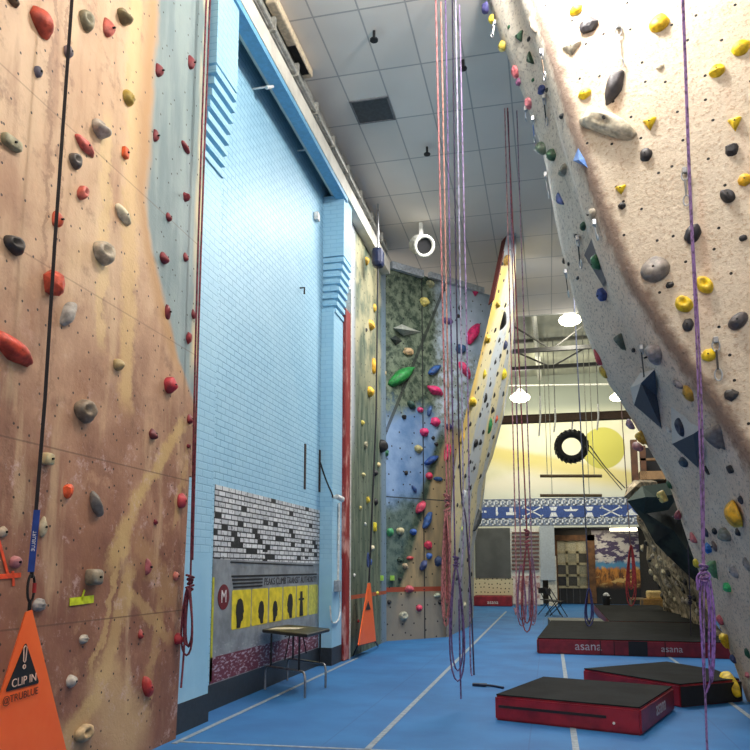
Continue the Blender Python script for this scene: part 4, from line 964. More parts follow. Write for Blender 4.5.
# ================================================================== quickdraws
def quickdraw(wall, x0, y0, x1, y1, label, c=(60, 60, 64)):
    a = hit(x0, y0, wall) ; d = depth(a[0]); N = a[1]
    A = a[0] + N * .03; L = (y1 - y0) * d / F
    B = plane(x1, y1, N, N.dot(A)); B = A + (B - A).normalized() * min((B - A).length, L * 2)
    t = thing('quickdraw', a[0], label, 'quickdraw', 'quickdraws on the right wall')
    D_ = (B - A).normalized(); side = D_.cross(N).normalized(); L = (B - A).length
    bm = NB(); box(bm, A - Vector((.022, .022, .03)), A + Vector((.022, .022, .03)), .008); build('bolt_hanger', bm, STEEL, t)
    def ring(c0, h, w):
        return [c0 + D_ * (math.cos(k * PI / 8) * h / 2) + side * (math.sin(k * PI / 8) * w / 2) for k in range(16)]
    h = min(.11, L * .3)
    bm = NB(); tube(bm, ring(A + D_ * h * .45, h, h * .55), .007, 6, True); build('carabiner', bm, STEEL, t)
    bm = NB(); s = side * .009; prism(bm, [A + D_ * h * .85 - s, A + D_ * h * .85 + s, B - D_ * h * .85 + s, B - D_ * h * .85 - s], N * .008); build('sling', bm, paint(c, .7), t)
    bm = NB(); tube(bm, ring(B - D_ * h * .45, h, h * .55), .007, 6, True); build('carabiner', bm, STEEL, t)
for a in [('right', 619, 28, 621, 68, 'silver quickdraw hanging above the long black bean hold', (150, 150, 150)),
          ('right', 685, 172, 687, 205, 'silver quickdraw half hidden behind the lilac rope', (120, 120, 120)),
          ('right', 716, 341, 719, 380, 'quickdraw beside a yellow hold, right of the lilac rope', (60, 56, 54)),
          ('right', 544, 52, 545, 80, 'quickdraw on the upper overhang side above the navy hold', (150, 130, 110)),
          ('right', 546, 97, 547, 125, 'quickdraw just below the navy knobbly hold', (40, 40, 44)),
          ('right', 580, 238, 581, 268, 'quickdraw left of the grey diamond volume', (40, 44, 48)),
          ('right', 568, 271, 569, 297, 'quickdraw near the overhang edge against the grey ceiling', (40, 40, 44)),
          ('right', 644, 346, 645, 382, 'quickdraw hanging above the slate blue curved volume', (70, 66, 66)),
          ('right', 597, 222, 598, 240, 'short quickdraw beside the ridge above the grey diamond', (200, 200, 200)),
          ('right', 528, 108, 526, 121, 'short quickdraw hung from overhang edge, upper', (220, 220, 226)),
          ('right', 535, 118, 535, 142, 'blue quickdraw hung from the overhang edge', (90, 120, 180)),
          ('right', 548, 174, 549, 198, 'white quickdraw hung from the overhang edge below green holds', (190, 190, 186)),
          ('right', 493, 24, 492, 37, 'pale quickdraw at the top of the overhang edge', (220, 220, 200))]:
    quickdraw(*a[:5], label=a[5], c=a[6])

# ================================================================== ROPES
_r = {}
def rope_mat(c):
    if c not in _r:
        g = G('woven_rope'); x, y, z = g.sep(g.obj()); w = 0.0; f = g.noise(g.scale(g.obj(), (1, 1, .5)), 55, 2)
        d = tuple(int(v * .6) for v in c); _r[c] = g.out(g.mix(g.step(f, .4, .68), c, d), .75)
    return _r[c]
def loops(bm, top, bot, half, n, r, Y=None, jitter=.3):
    """n hanging bights between top and bot (world points)."""
    top, bot = Vector(top), Vector(bot)
    for k in range(n):
        f = 1 - .14 * k * (random.random() * .6 + .4); L = (bot - top) * f; hw = half * (1 - .22 * k) ; oy = Vector((0, .02 * (k - n / 2), 0))
        pts = []
        for j in range(21):
            t = j / 20 * 2 * PI; s = (1 - math.cos(t)) / 2
            wdt = math.sin(t) * hw * (.45 + .75 * s)
            pts.append(top + L * s + Vector((wdt, 0, 0)) + oy)
        tube(bm, pts[:-1], r, 6, True)
def rope(label, c, r, strands, knot=None, lp=None, tail=None, cat='rope', group='climbing ropes', top=None):
    base = Vector(strands[0][-1])
    t = thing('hanging_rope', base, label, cat, group)
    bm = NB()
    for s in strands: tube(bm, smooth_path(s, 4) if len(s) > 2 else s, r, 6)
    if tail: tube(bm, smooth_path(tail, 5), r, 6)
    build('rope_line', bm, rope_mat(c), t)
    if knot:
        K, kh = Vector(knot[0]), knot[1]; bm = NB()
        for j in range(5):
            z = K.z + kh * (j / 4 - .5); w = r * (2.6 + .8 * math.sin(j * 2))
            tube(bm, [Vector((K.x + math.cos(k * PI / 6) * w, K.y + math.sin(k * PI / 6) * w, z + .3 * kh * math.sin(k * PI / 6 + j) * .3)) for k in range(12)], r, 6, True)
        build('knot', bm, rope_mat(c), t)
    if lp:
        bm = NB(); loops(bm, lp[0], lp[1], lp[2], lp[3], r); build('coil', bm, rope_mat(c), t)
    return t
YC = 8.35
def W(px, py, Y=YC): return onY(px, py, Y)
def hang(px, py, Y):    # straight up to the ceiling from a point
    b = W(px, py, Y); return b
def upto(b, z=CEIL - .02, dx=0.0): return Vector((b.x + dx, b.y, z))
RPK = (192, 122, 122); RRD = (196, 62, 52); LIL = (156, 134, 174); PUR = (108, 84, 132); LBL = (170, 164, 190); DKP = (70, 56, 88)
b = W(447, 500); rope('salmon red rope, leftmost of the long bundle hanging beside the mural wall', RPK, .010, [[upto(b, dx=-.06), b]], (W(447, 505), .2), (W(446.5, 510), W(446.5, 626), .05, 4))
b = W(450, 500, 8.5); rope('second salmon rope beside the leftmost, tied with the red bundle', (192, 138, 126), .010, [[upto(b, dx=-.03), b, W(449, 560, 8.5)]])
bb = W(449, 520, 8.45); bm = NB()
b = W(455, 560, 8.3); rope('deep purple doubled rope with long loops reaching near the floor', PUR, .009, [[upto(b, dx=-.02), b]], (W(456, 562, 8.3), .1), (W(456, 566, 8.3), W(458, 681, 8.3), .09, 2), [W(459, 600, 8.3), W(460, 660, 8.3), W(461, 699, 8.3)])
b = W(463, 470, 8.4); rope('pale lilac rope in the middle of the long hanging bundle', LBL, .009, [[upto(b, dx=0), b, W(462, 560, 8.4), W(459, 600, 8.4)]])
b = W(470, 640, 8.6); rope('thin lilac rope, rightmost of the long bundle, ending near floor', LIL, .009, [[upto(b, dx=.0), W(468, 400, 8.6), b, W(472, 676, 8.6)]])
b = W(459, 440, 8.5); rope('grey-purple rope just left of the pale lilac one', DKP, .009, [[upto(b, dx=.0), b, W(466, 520, 8.5), W(471, 600, 8.5), W(474, 675, 8.5)]])
# second group
Y2 = 10.9
b = W(527, 536, Y2); rope('pink rope with a red hanging coil above the blue floor', (150, 74, 84), .010, [[upto(b, dx=-.12), b]], (W(527, 538, Y2), .2), (W(527, 545, Y2), W(527, 632, Y2), .085, 2))
b = W(516, 560, Y2); rope('thin pink rope at left of the red coil', (196, 140, 140), .009, [[upto(b, dx=.0), b, W(514, 608, Y2)]])
b = W(521, 560, Y2 + .1); rope('mauve rope just left of the red coil, ending in loops', (150, 110, 140), .009, [[upto(b, dx=-.02), b]], None, (W(521, 565, Y2 + .1), W(522, 626, Y2 + .1), .07, 2))
b = W(532, 560, Y2 + .1); rope('thin mauve rope just right of the red coil', (160, 130, 150), .009, [[upto(b, dx=-.04), b, W(533, 622, Y2 + .1)]], None, (W(532, 556, Y2 + .1), W(533, 625, Y2 + .1), .06, 2))
# coil over the black pads
b = W(589, 588, 17); rope('dark rope with small blue coil hanging over the long pad', (70, 76, 96), .014, [[upto(b, dx=-.1), b], [W(589, 620, 17), W(589.5, 624, 17)]], None, None, None)
bm = NB(); loops(bm, W(589, 588, 17), W(589, 626, 17), .1, 3, .013); ct = thing('hanging_rope_coil', W(589, 588, 17), 'small blue rope coil tied at the end of a dark hanging rope', 'rope coil'); build('coil', bm, rope_mat((66, 70, 130)), ct)
b = W(631, 556, 19.5); rope('thin rope ending in a red coil in front of the landscape painting', (96, 74, 70), .012, [[upto(b, dx=-.12), b]])
bm = NB(); loops(bm, W(631, 545, 19.5), W(631, 606, 19.5), .13, 4, .014); ct = thing('hanging_rope_coil', W(631, 556, 19.5), 'red rope coil hanging in front of the orange landscape painting', 'rope coil'); build('coil', bm, rope_mat((150, 44, 52)), ct)
# lilac rope at right
YR = 5.9
def R_(px, py): return onY(px, py, YR)
rp_ = [R_(682, -40), R_(682, 0), R_(689, 180), R_(696, 330), R_(700, 450), R_(703, 570)]
rp2 = [R_(682, -42) + Vector((.015, .03, 0)), R_(683.5, 0), R_(691, 200), R_(698.5, 330), R_(703, 450), R_(704, 572)]
rp_[0] = Vector((rp_[0].x, YR, CEIL - .02)); rp2[0] = Vector((rp2[0].x + .01, YR, CEIL - .02))
lt = rope('long lilac doubled rope hanging in front of the cream and grey wall', (150, 116, 168), .008, [rp_, rp2], (R_(704, 573), .1), None, [R_(704, 580), R_(704, 650), R_(706, 715), R_(707, 745), R_(708, 760)])
bm = NB()
tube(bm, smooth_path([R_(703, 578), R_(700, 600), R_(703, 660), R_(705, 690), R_(708, 688), R_(712, 670), R_(712, 620), R_(708, 585), R_(705, 575)]), .008, 6)
tube(bm, smooth_path([R_(705, 578), R_(709, 610), R_(709, 650), R_(711, 683), R_(714, 660), R_(714.5, 615), R_(710, 580)]), .008, 6)
tube(bm, smooth_path([R_(698, 590), R_(697, 578), R_(702, 572), R_(709, 574), R_(708, 580), R_(700, 578), R_(699, 588)]), .008, 6)
build('coil', bm, rope_mat((150, 110, 182)), lt)
# thin dark rope hung on the boulder
b = W(690, 600, 14.6); rope('dark thin rope hanging before the rock wall near the long pad', (48, 40, 60), .01, [[W(688, 545, 14.6), b, W(691, 636, 14.6)]], (b, .12))
# left wall rope
X_ = XL + .10
def L_(px, py, X=X_): return onX(px, py, X)
a = L_(207, -60); a.z = CEIL - .02
rope('thin maroon rope hanging down the right edge of the tan wall', (126, 52, 66), .010, [[Vector((X_, L_(190, 500).y, CEIL - .02)), L_(198, 250), L_(191, 560), L_(190, 583)], [Vector((X_ + .02, L_(190, 500).y + .05, CEIL - .02)), L_(201, 250, X_ + .02), L_(192.5, 560, X_ + .02)]], (L_(190, 583), .12), (L_(189, 588), L_(188, 655), .06, 3), [L_(186, 600), L_(184, 650), L_(181, 688)])

# ================================================================== AUTO BELAY STRAP + SIGN (left)
XS_ = XL + .16
st = thing('hanging_belay_strap', onX(31, 600, XS_), 'black auto-belay webbing strap ending in blue sling and carabiner, left wall', 'strap')
def ribbon(pts, w, m, nm, parent):
    bm = NB(); P = [Vector(p) for p in pts]; s = Vector((.0, .5, 0)).normalized() * w / 2; s = RT * (w / 2)
    a = [bm.verts.new(p - s) for p in P]; b = [bm.verts.new(p + s) for p in P]
    for i in range(len(P) - 1): bm.faces.new((a[i], b[i], b[i + 1], a[i + 1]))
    r = bmesh.ops.extrude_face_region(bm, geom=bm.faces[:]); bmesh.ops.translate(bm, vec=(.004, -.006, 0), verts=[e for e in r['geom'] if isinstance(e, bmesh.types.BMVert)])
    return build(nm, bm, m, parent)
t0 = onX(72, 0, XS_); t1 = onX(36, 512, XS_); tt = t0 + (t0 - t1) * ((CEIL - .05 - t0.z) / (t0.z - t1.z))
ribbon([tt, t0, onX(55, 240, XS_), onX(45, 400, XS_), t1], .024, paint((34, 32, 36), .7), 'webbing', st)
sl = ribbon([onX(37, 510, XS_ + .01), onX(31, 572, XS_ + .01)], .042, paint((34, 70, 150), .7), 'blue_sling', st); sl['label'] = 'blue webbing sling'
bm = text_bm('TRUBLUE', .03, frame(onX(34, 541, XS_ + .03), onX(31, 572, XS_) - onX(37, 510, XS_), -RT), .001); build('sling_lettering', bm, WHITE, sl)
bm = NB(); c0 = onX(31, 588, XS_); tube(bm, [c0 + Vector((0, math.sin(k * PI / 8) * .032, math.cos(k * PI / 8) * .085)) for k in range(16)], .008, 7, True); cb = build('carabiner', bm, DARKMETAL, st)
bm = NB(); tube(bm, [c0 + Vector((.0, .032, -.03)), c0 + Vector((.0, .032, .03))], .012, 7); build('gate_sleeve', bm, paint((170, 30, 34)), cb)
bm = NB(); tube(bm, [c0 + Vector((0, 0, .1)), c0 + Vector((0, 0, .06))], .013, 7); tube(bm, [c0 + Vector((0, 0, -.07)), onX(29, 612, XS_)], .012, 7); build('swivel', bm, DARKMETAL, st)
# sign: triangular gate of orange vinyl
g = G('orange_vinyl'); f = g.noise(g.obj(), 6, 3); OV = g.out(g.mix(f, (244, 92, 30), (252, 116, 52)), .45); g.bump(f, .2, .02)
Xg = XL + .19
A0, A1 = onX(25, 612, Xg), onX(31, 610, Xg); Lft = onX(-38, 752, Xg); Rgt = onX(73, 775, Xg)
Lft.z = .12; Rgt.z = .12; 
sg = thing('belay_gate_sign', onX(28, 612, Xg), 'large orange triangular clip-in warning banner hanging at lower left', 'sign')
bm = NB(); prism(bm, [A0, A1, Rgt, Lft], (.012, -.004, 0)); build('banner', bm, OV, sg)
def onS(px, py, l): return onX(px, py, Xg + .012 + l)
bm = NB(); tri = [onS(25.5, 642, .002), onS(5, 692, .002), onS(39, 683, .002)]
cen = sum(tri, Vector()) / 3; pts = []
for i in range(3):
    a, b, c = tri[i - 1], tri[i], tri[(i + 1) % 3]
    for t in (.12, .04): pts.append(b.lerp(a, t))
    for t in (.04, .12): pts.append(b.lerp(c, t))
prism(bm, pts, (.003, 0, 0)); wt = build('warning_triangle', bm, BLACK, sg); wt['label'] = 'black rounded warning triangle'
# lettering follows the banner's slight slope
bd = (onS(36, 677, 0) - onS(12, 684, 0)); 
def sign_text(s, px, py, size, m, nm, wpx, xs=1.0):
    o = onS(px, py, .007); bm = text_bm(s, size, frame(o, bd, (0, 0, 1)), .0008, xs); return build(nm, bm, m, wt if nm == 'lettering' else sg)
LO = paint((246, 200, 176), .5)
sign_text('CLIP IN', 24.5, 680.5, .068, LO, 'lettering', 22, 1.0)
# outlined exclamation mark
bm = NB(); c0 = onS(25, 656, .008); u = bd.normalized(); v = Vector((0, 0, 1))
pr = [(-.014, .05), (.0, .06), (.014, .05), (.009, -.03), (0, -.036), (-.009, -.03)]
tube(bm, [c0 + u * a + v * b for a, b in pr], .0035, 6, True); c1 = c0 - v * .062
tube(bm, [c1 + u * .011 * math.cos(k * PI / 5) + v * .011 * math.sin(k * PI / 5) for k in range(10)], .0035, 6, True); build('exclamation_mark', bm, LO, wt)
sign_text('@TRUBLUE', 21, 696, .06, paint((90, 44, 30), .6), 'maker_lettering', 30)

# alcove belay: device, strap, flag
d0 = onX(378, 258, XA + .3)
t = thing('auto_belay_device', d0, 'dark blue auto-belay device mounted high in the alcove corner', 'belay device')
bm = NB(); box(bm, d0 - Vector((.11, .14, .19)), d0 + Vector((.11, .14, .19)), .08); build('housing', bm, paint((20, 32, 66), .4), t)
bm = NB(); tube(bm, [d0 + Vector((0, 0, .15)), Vector((d0.x, d0.y, CEIL))], .02, 6); build('hanger', bm, STEEL, t)
s1 = onX(376, 420, XA + .3); s2 = onX(369, 582, XA + .25)
t = thing('hanging_belay_strap', s2, 'thin dark auto-belay strap hanging from the blue device to the orange flag', 'strap')
bm = NB(); tube(bm, [d0 - Vector((0, 0, .18)), s1, s2], .016, 6); build('webbing', bm, paint((30, 32, 40)), t)
c = onX(368, 560, XA + .25); bm = NB(); tube(bm, [c + Vector((0, .05 * math.sin(k * PI / 6), .12 * math.cos(k * PI / 6))) for k in range(12)], .014, 6, True); build('carabiner', bm, paint((60, 80, 130), .5), t)
Xf = XA + .2
t = thing('belay_gate_flag', onX(368, 583, Xf), 'narrow orange triangular belay flag standing against the grey-green wall', 'flag')
a, b, c_, d_ = onX(367.5, 583, Xf), onX(369.5, 583, Xf), onX(375, 641, Xf), onX(357.5, 645.5, Xf)
bm = NB(); prism(bm, [a, b, c_, d_], (.02, 0, 0)); build('banner', bm, OV, t)
tri = [onX(368.2, 601, Xf + .023), onX(365.5, 610, Xf + .023), onX(370.5, 609.5, Xf + .023)]
bm = NB(); prism(bm, tri, (.004, 0, 0)); build('warning_triangle', bm, BLACK, t)
bm = NB()
for p, q in ((d_, onX(353, 656, XA + .05)), (c_, onX(378, 646, XA + .1))): tube(bm, [p, q], .014, 6)
tube(bm, [d_, c_], .014, 6); build('tether', bm, BLACK, t)

# ================================================================== CEILING FITTINGS
c = [onZ(351, 101, CEIL), onZ(387, 96, CEIL), onZ(394, 119, CEIL), onZ(359, 124, CEIL)]
x0, x1, y0, y1 = -2.75, -2.15, 10.22, 10.82
t = thing('ceiling_vent', ((x0 + x1) / 2, (y0 + y1) / 2, CEIL), 'dark square vent tile set in the pale ceiling grid', 'vent')
bm = NB(); box(bm, (x0 + .02, y0 + .02, CEIL - .012), (x1 - .02, y1 - .02, CEIL - .001)); build('panel', bm, paint((66, 70, 74), .7), t)
bm = NB()
for a, b in (((x0, y0), (x1, y0 + .025)), ((x0, y1 - .025), (x1, y1)), ((x0, y0), (x0 + .025, y1)), ((x1 - .025, y0), (x1, y1))): box(bm, (a[0], a[1], CEIL - .02), (b[0], b[1], CEIL))
build('frame', bm, paint((110, 112, 116)), t)
for (px, py), lb in (((374, 31), 'nearest'), ((463, 60), 'middle'), ((427, 147), 'farther left')):
    q = onZ(px, py, CEIL); t = thing('ceiling_sprinkler', q, 'small dark sprinkler head on the pale ceiling, %s one' % lb, 'sprinkler', 'ceiling sprinklers')
    bm = NB(); tube(bm, [q, q - Vector((0, 0, .12))], .02, 8); build('pipe', bm, DARKMETAL, t)
    bm = NB(); tube(bm, [q - Vector((0, 0, .12)), q - Vector((0, 0, .14))], .055, 10); build('deflector', bm, DARKMETAL, t)
# round duct nozzle
q = onY(424, 246, 14.2); ax = Vector((.45, -.75, -.45)).normalized()
t = thing('air_duct', q, 'white round air duct nozzle pointing down near the alcove ceiling', 'duct')
bm = NB(); tube(bm, [q - ax * .35, q - ax * .05], [.2, .21], 20); build('barrel', bm, paint((168, 168, 160)), t)
s = ax.cross(Vector((0, 0, 1))).normalized(); u = s.cross(ax)
def circ(c, r, n=24): return [c + (s * math.cos(k * 2 * PI / n) + u * math.sin(k * 2 * PI / n)) * r for k in range(n)]
bm = NB(); tube(bm, circ(q + ax * .02, .19), .035, 8, True); build('rim', bm, paint((176, 176, 166)), t)
bm = NB(); prism(bm, circ(q - ax * .02, .17), ax * .01); build('dark_opening', bm, BLACK, t)
bm = NB(); box(bm, (q - ax * .3).to_tuple(), (q - ax * .3 + Vector((.08, .08, CEIL - q.z - .15))).to_tuple()); build('mount', bm, WHITE, t)

# ================================================================== FLOOR PADS
g = G('black_pad_vinyl'); P = g.pos(); f = g.noise(P, 3, 5, .65); f2 = g.noise(P, 60, 2)
x, y, z = g.sep(P); bnd = g.ma('LESS_THAN', g.ma('FRACT', g.ma('DIVIDE', y, 1.15)), .035); bnd = g.ma('MULTIPLY', bnd, g.ma('GREATER_THAN', y, 13.0)); PB = g.out(g.mix(bnd, g.mix(g.step(f, .3, .7), (15, 16, 17), (30, 32, 34)), (6, 10, 11)), .85); g.bump(f2, .2, .004); g.b.inputs['Specular IOR Level'].default_value = .15
g = G('red_pad_vinyl'); f = g.noise(g.pos(), 5, 4); PR = g.out(g.mix(g.step(f, .3, .7), (112, 18, 30), (146, 30, 42)), .4); g.bump(f, .2, .02)
PK2 = paint((24, 24, 26), .6)
def pad(label, poly, h, front=None, words=(), dark=(), group='crash pads'):
    poly = [Vector((p[0], p[1], 0)) for p in poly]; c = sum(poly, Vector()) / len(poly)
    t = thing('crash_pad', c, label, 'crash pad', group)
    bm = NB(); prism(bm, [p + Vector((0, 0, .001)) for p in poly], (0, 0, h - .012)); bmesh.ops.recalc_face_normals(bm, faces=bm.faces)
    bmesh.ops.bevel(bm, geom=bm.edges[:], offset=.018, segments=2, affect='EDGES'); build('side_cover', bm, PR, t)['label'] = 'dark red vinyl side cover'
    bm = NB(); prism(bm, [c + (p - c) * (1 - .02 / max((p - c).length, .1)) + Vector((0, 0, h - .012)) for p in poly], (0, 0, .012)); build('top_cover', bm, PB, t)['label'] = 'black vinyl top'
    for a, b in dark:   # black side panels between two fractions of edge i
        pass
    return t
def edge_text(t, a, b, frac_, z, size, s='asana'):
    a, b = Vector(a), Vector(b); d = (b - a).normalized(); n = Vector((d.y, -d.x, 0)); o = a.lerp(b, frac_) + n * .004; o.z = z
    build('logo_lettering', text_bm(s, size, frame(o, d, (0, 0, 1)), .001), paint((190, 180, 182), .5), t)
def edge_panel(t, a, b, f0, f1, h, m, nm='black_side_panel', off=.006, z0=.01):
    a, b = Vector(a), Vector(b); d = (b - a).normalized(); n = Vector((d.y, -d.x, 0)); p, q = a.lerp(b, f0), a.lerp(b, f1)
    bm = NB(); prism(bm, [p + Vector((0, 0, z0)), q + Vector((0, 0, z0)), q + Vector((0, 0, h)), p + Vector((0, 0, h))], n * off); return build(nm, bm, m, t)
p1 = [(-.58, 7.86), (.76, 7.42), (1.25, 8.82), (-.12, 9.26)]
t = pad('nearest crash pad, red sided with black top, on the blue floor', p1, .25)
edge_panel(t, p1[0] + (0,), p1[1] + (0,), .03, .78, .15, PK2, 'zip_seam', .005, .125)
edge_text(t, p1[1] + (0,), p1[2] + (0,), .55, .14, .2)
bm = NB(); q = Vector(p1[0] + (0,)).lerp(Vector(p1[1] + (0,)), .83); tube(bm, [q + Vector((0, .02, .09)), q + Vector((-.005, -.012, .09))], .012, 8); build('white_stud', bm, WHITE, t)
p2 = [(.36, 10.1), (1.34, 8.98), (2.08, 9.55), (1.98, 10.35), (1.5, 11.1)]
t = pad('middle crash pad with angled corner beside the grey wall', p2, .25)
edge_panel(t, p2[1] + (0,), p2[2] + (0,), .0, 1, .22, PK2)
p3 = [(-.27, 14.0), (2.98, 13.85), (3.2, 18.6), (-.02, 18.75)]
t = pad('long black crash pad with red front edge across the hall', p3, .27)
A_, B_ = p3[0] + (0,), p3[1] + (0,)
edge_text(t, A_, B_, .27, .145, .21); edge_text(t, A_, B_, .69, .135, .16)
edge_panel(t, A_, B_, .475, .57, .25, PK2); 
for f in (.005, .33, .40, .655): edge_panel(t, A_, B_, f, f + .006, .25, paint((70, 10, 18)), 'seam')
p4 = [(.0, 18.85), (1.27, 18.85), (1.24, 20.9), (-.1, 20.9)]
tt_ = thing('floor_mat', (.6, 19.9, 0), 'worn greyish mat butted behind the long black pad', 'mat')
bm = NB(); prism(bm, [p + (.001,) for p in p4], (0, 0, .2)); build('mat_slab', bm, paint((96, 98, 92), .7), tt_)
p5 = [(1.32, 18.85), (3.3, 18.75), (3.5, 27.2), (1.42, 27.2)]
t = pad('far black crash pad reaching back to the landscape painting', p5, .27)
# small dark strap on the floor
q = onZ(488, 686, .015); bm = NB(); tube(bm, smooth_path([q + Vector((-.16, .06, 0)), q + Vector((-.05, .0, .01)), q + Vector((.06, .03, 0)), q + Vector((.2, -.1, .0))]), .014, 6)
box(bm, q + Vector((-.2, .02, -.012)), q + Vector((-.02, .1, .02)))
tag(build('webbing_strap', bm, paint((20, 34, 60))), 'short dark strap lying on the blue floor left of nearest pad', 'strap')

# ================================================================== FOLDING TABLE
tb = thing('folding_table', (-3.2, 9.9, 0), 'black folding table with silver legs beside the painted train', 'table')
tx0, tx1 = -3.5, -2.93
c1, c2, c3, c4 = (-3.43, 9.0), (-2.84, 9.05), (-2.84, 10.3), (-3.43, 10.25)
a = onZ(262, 631, .72); b = onZ(307, 636, .72); c = onZ(330, 630, .72); d = a + (c - b)
bm = NB(); prism(bm, [a - Vector((0, 0, .02)), b - Vector((0, 0, .02)), c - Vector((0, 0, .02)), d - Vector((0, 0, .02))], (0, 0, .04)); bmesh.ops.recalc_face_normals(bm, faces=bm.faces); bmesh.ops.bevel(bm, geom=bm.edges[:], offset=.008, segments=1, affect='EDGES')
build('tabletop', bm, paint((36, 32, 30), .35), tb)
bm = NB(); prism(bm, [a.lerp(c, .3) + Vector((-.15, -.1, .021)), a.lerp(c, .3) + Vector((.2, .0, .021)), a.lerp(c, .3) + Vector((.2, .25, .021)), a.lerp(c, .3) + Vector((-.15, .2, .021))], (0, 0, .003))
tag(build('paper_sheet', bm, paint((206, 196, 170))), 'pale paper sheet lying on the black folding table', 'paper')
CHR = paint((150, 150, 152), .3, .8)
e1 = (c - b); cen_ = (a + c) / 2
def inset(p, k): q = p.lerp(cen_, k); return q
for (u_, v_, nm) in ((a, b, 1), (d, c, 2)):
    p, q = inset(u_, .12), inset(v_, .12); p.z = q.z = .70
    lift = .33
    for s_ in (p, q):
        o_ = q if s_ is p else p; dd = (s_ - o_).normalized()
        bm = NB(); tube(bm, smooth_path([s_ - dd * .09 + Vector((0, 0, -.70 + .30)), s_ - dd * .03 + Vector((0, 0, -.70 + .29)), s_ + Vector((0, 0, -.70 + .22)), s_ + Vector((0, 0, -.69))]), .015, 8)
        build('leg', bm, CHR, tb)
        bm = NB(); tube(bm, [s_ - dd * .12, s_ - dd * .12 + Vector((0, 0, -.4))], .013, 8); build('upright', bm, DARKMETAL, tb)
    dd = (q - p).normalized(); bm = NB(); tube(bm, [p + dd * .09 + Vector((0, 0, -.40)), q - dd * .09 + Vector((0, 0, -.40))], .015, 8); build('crossbar', bm, CHR, tb)
    m_ = (p + q) / 2; bm = NB(); tube(bm, [m_ + Vector((0, 0, -.02)), m_.lerp(Vector((cen_.x, cen_.y, .7)), .4) + Vector((0, 0, -.02)), m_ + Vector((0, 0, -.3))], .008, 6); build('brace', bm, DARKMETAL, tb)

# ================================================================== FAR HALL
YB = 31.5
def Bk(px, py, Y=YB): return onY(px, py, Y)
oL, oR, oT = Bk(540, 600).x, 6.0, Bk(600, 527).z
g = G('back_wall_paint'); P = g.pos(); x, y, z = g.sep(P); n1 = g.noise(P, .7, 4)
col = g.mix(g.step(n1, .3, .7), (214, 210, 176), (226, 222, 194))
cs = Bk(603, 448); rs = 21 * depth(cs) / F
ds = g.ma('SQRT', g.ma('ADD', g.ma('POWER', g.ma('SUBTRACT', x, cs.x), 2.0), g.ma('POWER', g.ma('SUBTRACT', z, cs.z), 2.0)))
col = g.mix(g.step(z, Bk(600, 425).z, Bk(600, 400).z), col, (142, 148, 134))
d1 = g.ma('ADD', g.ma('MULTIPLY', x, .32), Bk(530, 468).z - .32 * Bk(530, 468).x)
dune = g.step(g.ma('SUBTRACT', d1, z), -.25, .15); col = g.mix(g.ma('MULTIPLY', dune, .8), col, (232, 226, 206))
d2 = g.ma('ADD', g.ma('MULTIPLY', x, -.22), Bk(575, 462).z + .22 * Bk(575, 462).x)
hill = g.ma('MULTIPLY', g.step(g.ma('SUBTRACT', d2, z), -.2, .1), g.step(g.ma('SUBTRACT', d2, z), 1.1, .3)); col = g.mix(g.ma('MULTIPLY', hill, .7), col, (214, 196, 96))
col = g.mix(g.step(ds, rs * 1.03, rs * .97), col, (192, 186, 88))
col = g.mix(g.ma('MULTIPLY', g.step(z, Bk(600, 480).z, Bk(600, 497).z), .6), col, (206, 214, 200))
MBKW = g.out(col, .8)
bm = NB(); box(bm, (-6, YB, 0), (oL, YB + .2, 9.45)); box(bm, (oL, YB, oT), (oR, YB + .2, 9.45)); tag(build('wall_back', bm, MBKW), None, None, kind='structure')
bm = NB(); box(bm, (oL - .15, YB + .2, oT), (oR, 34, oT + .1)); tag(build('ceiling_annex', bm, paint((60, 58, 50))), None, None, kind='structure')
YN = 33.4
bm = NB(); box(bm, (oL - .3, YN, 0), (oR, YN + .2, oT + .1)); tag(build('wall_annex', bm, paint((58, 52, 44))), None, None, kind='structure')
bm = NB(); box(bm, (oL - .2, YB + .2, 0), (oL - .05, YN, oT)); tag(build('wall_annex_side', bm, paint((150, 146, 130))), None, None, kind='structure')
tag(build('wall_right', box(NB(), (8, -3, 0), (8.2, 34, 9.5)), paint((150, 150, 146))), None, None, kind='structure')
tag(build('wall_far_left', box(NB(), (-4.4, 19.5, 0), (-4.2, YB, 9.45)), paint((196, 194, 180))), None, None, kind='structure')
# frieze
fz = thing('frieze_banner', Bk(560, 511, YB - .02), 'blue banner frieze with white symbols and Greek key borders on back wall', 'frieze')
zA, zB = Bk(560, 506).z, Bk(560, 517.5).z; xA, xB = Bk(474, 511).x, Bk(662, 511).x
bm = NB(); box(bm, (xA, YB - .02, zB), (xB, YB, zA)); build('blue_band', bm, paint((58, 84, 148), .7), fz)
KW = paint((232, 236, 240), .7)
for zc, nm in ((Bk(560, 502.2).z, 'upper'), (Bk(560, 521).z, 'lower')):
    hh = .135; bm = NB(); box(bm, (xA, YB - .010, zc - hh - .04), (xB, YB, zc + hh + .04)); build('key_ground', bm, paint((120, 132, 154), .7), fz)
    bm = NB(); st_ = .272; x = xA; y0_, y1_ = YB - .02, YB - .008; w_ = .055
    while x < xB - st_:
        box(bm, (x, y0_, zc + hh - w_), (x + st_ * .8, y1_, zc + hh)); box(bm, (x, y0_, zc - hh), (x + w_, y1_, zc + hh))
        box(bm, (x + st_ * .8 - w_, y0_, zc - .03), (x + st_ * .8, y1_, zc + hh)); box(bm, (x + st_ * .42, y0_, zc - .03), (x + st_ * .8, y1_, zc + .02))
        box(bm, (x - st_ * .3, y0_, zc - hh), (x + w_, y1_, zc - hh + w_))
        x += st_
    build('greek_key', bm, KW, fz)
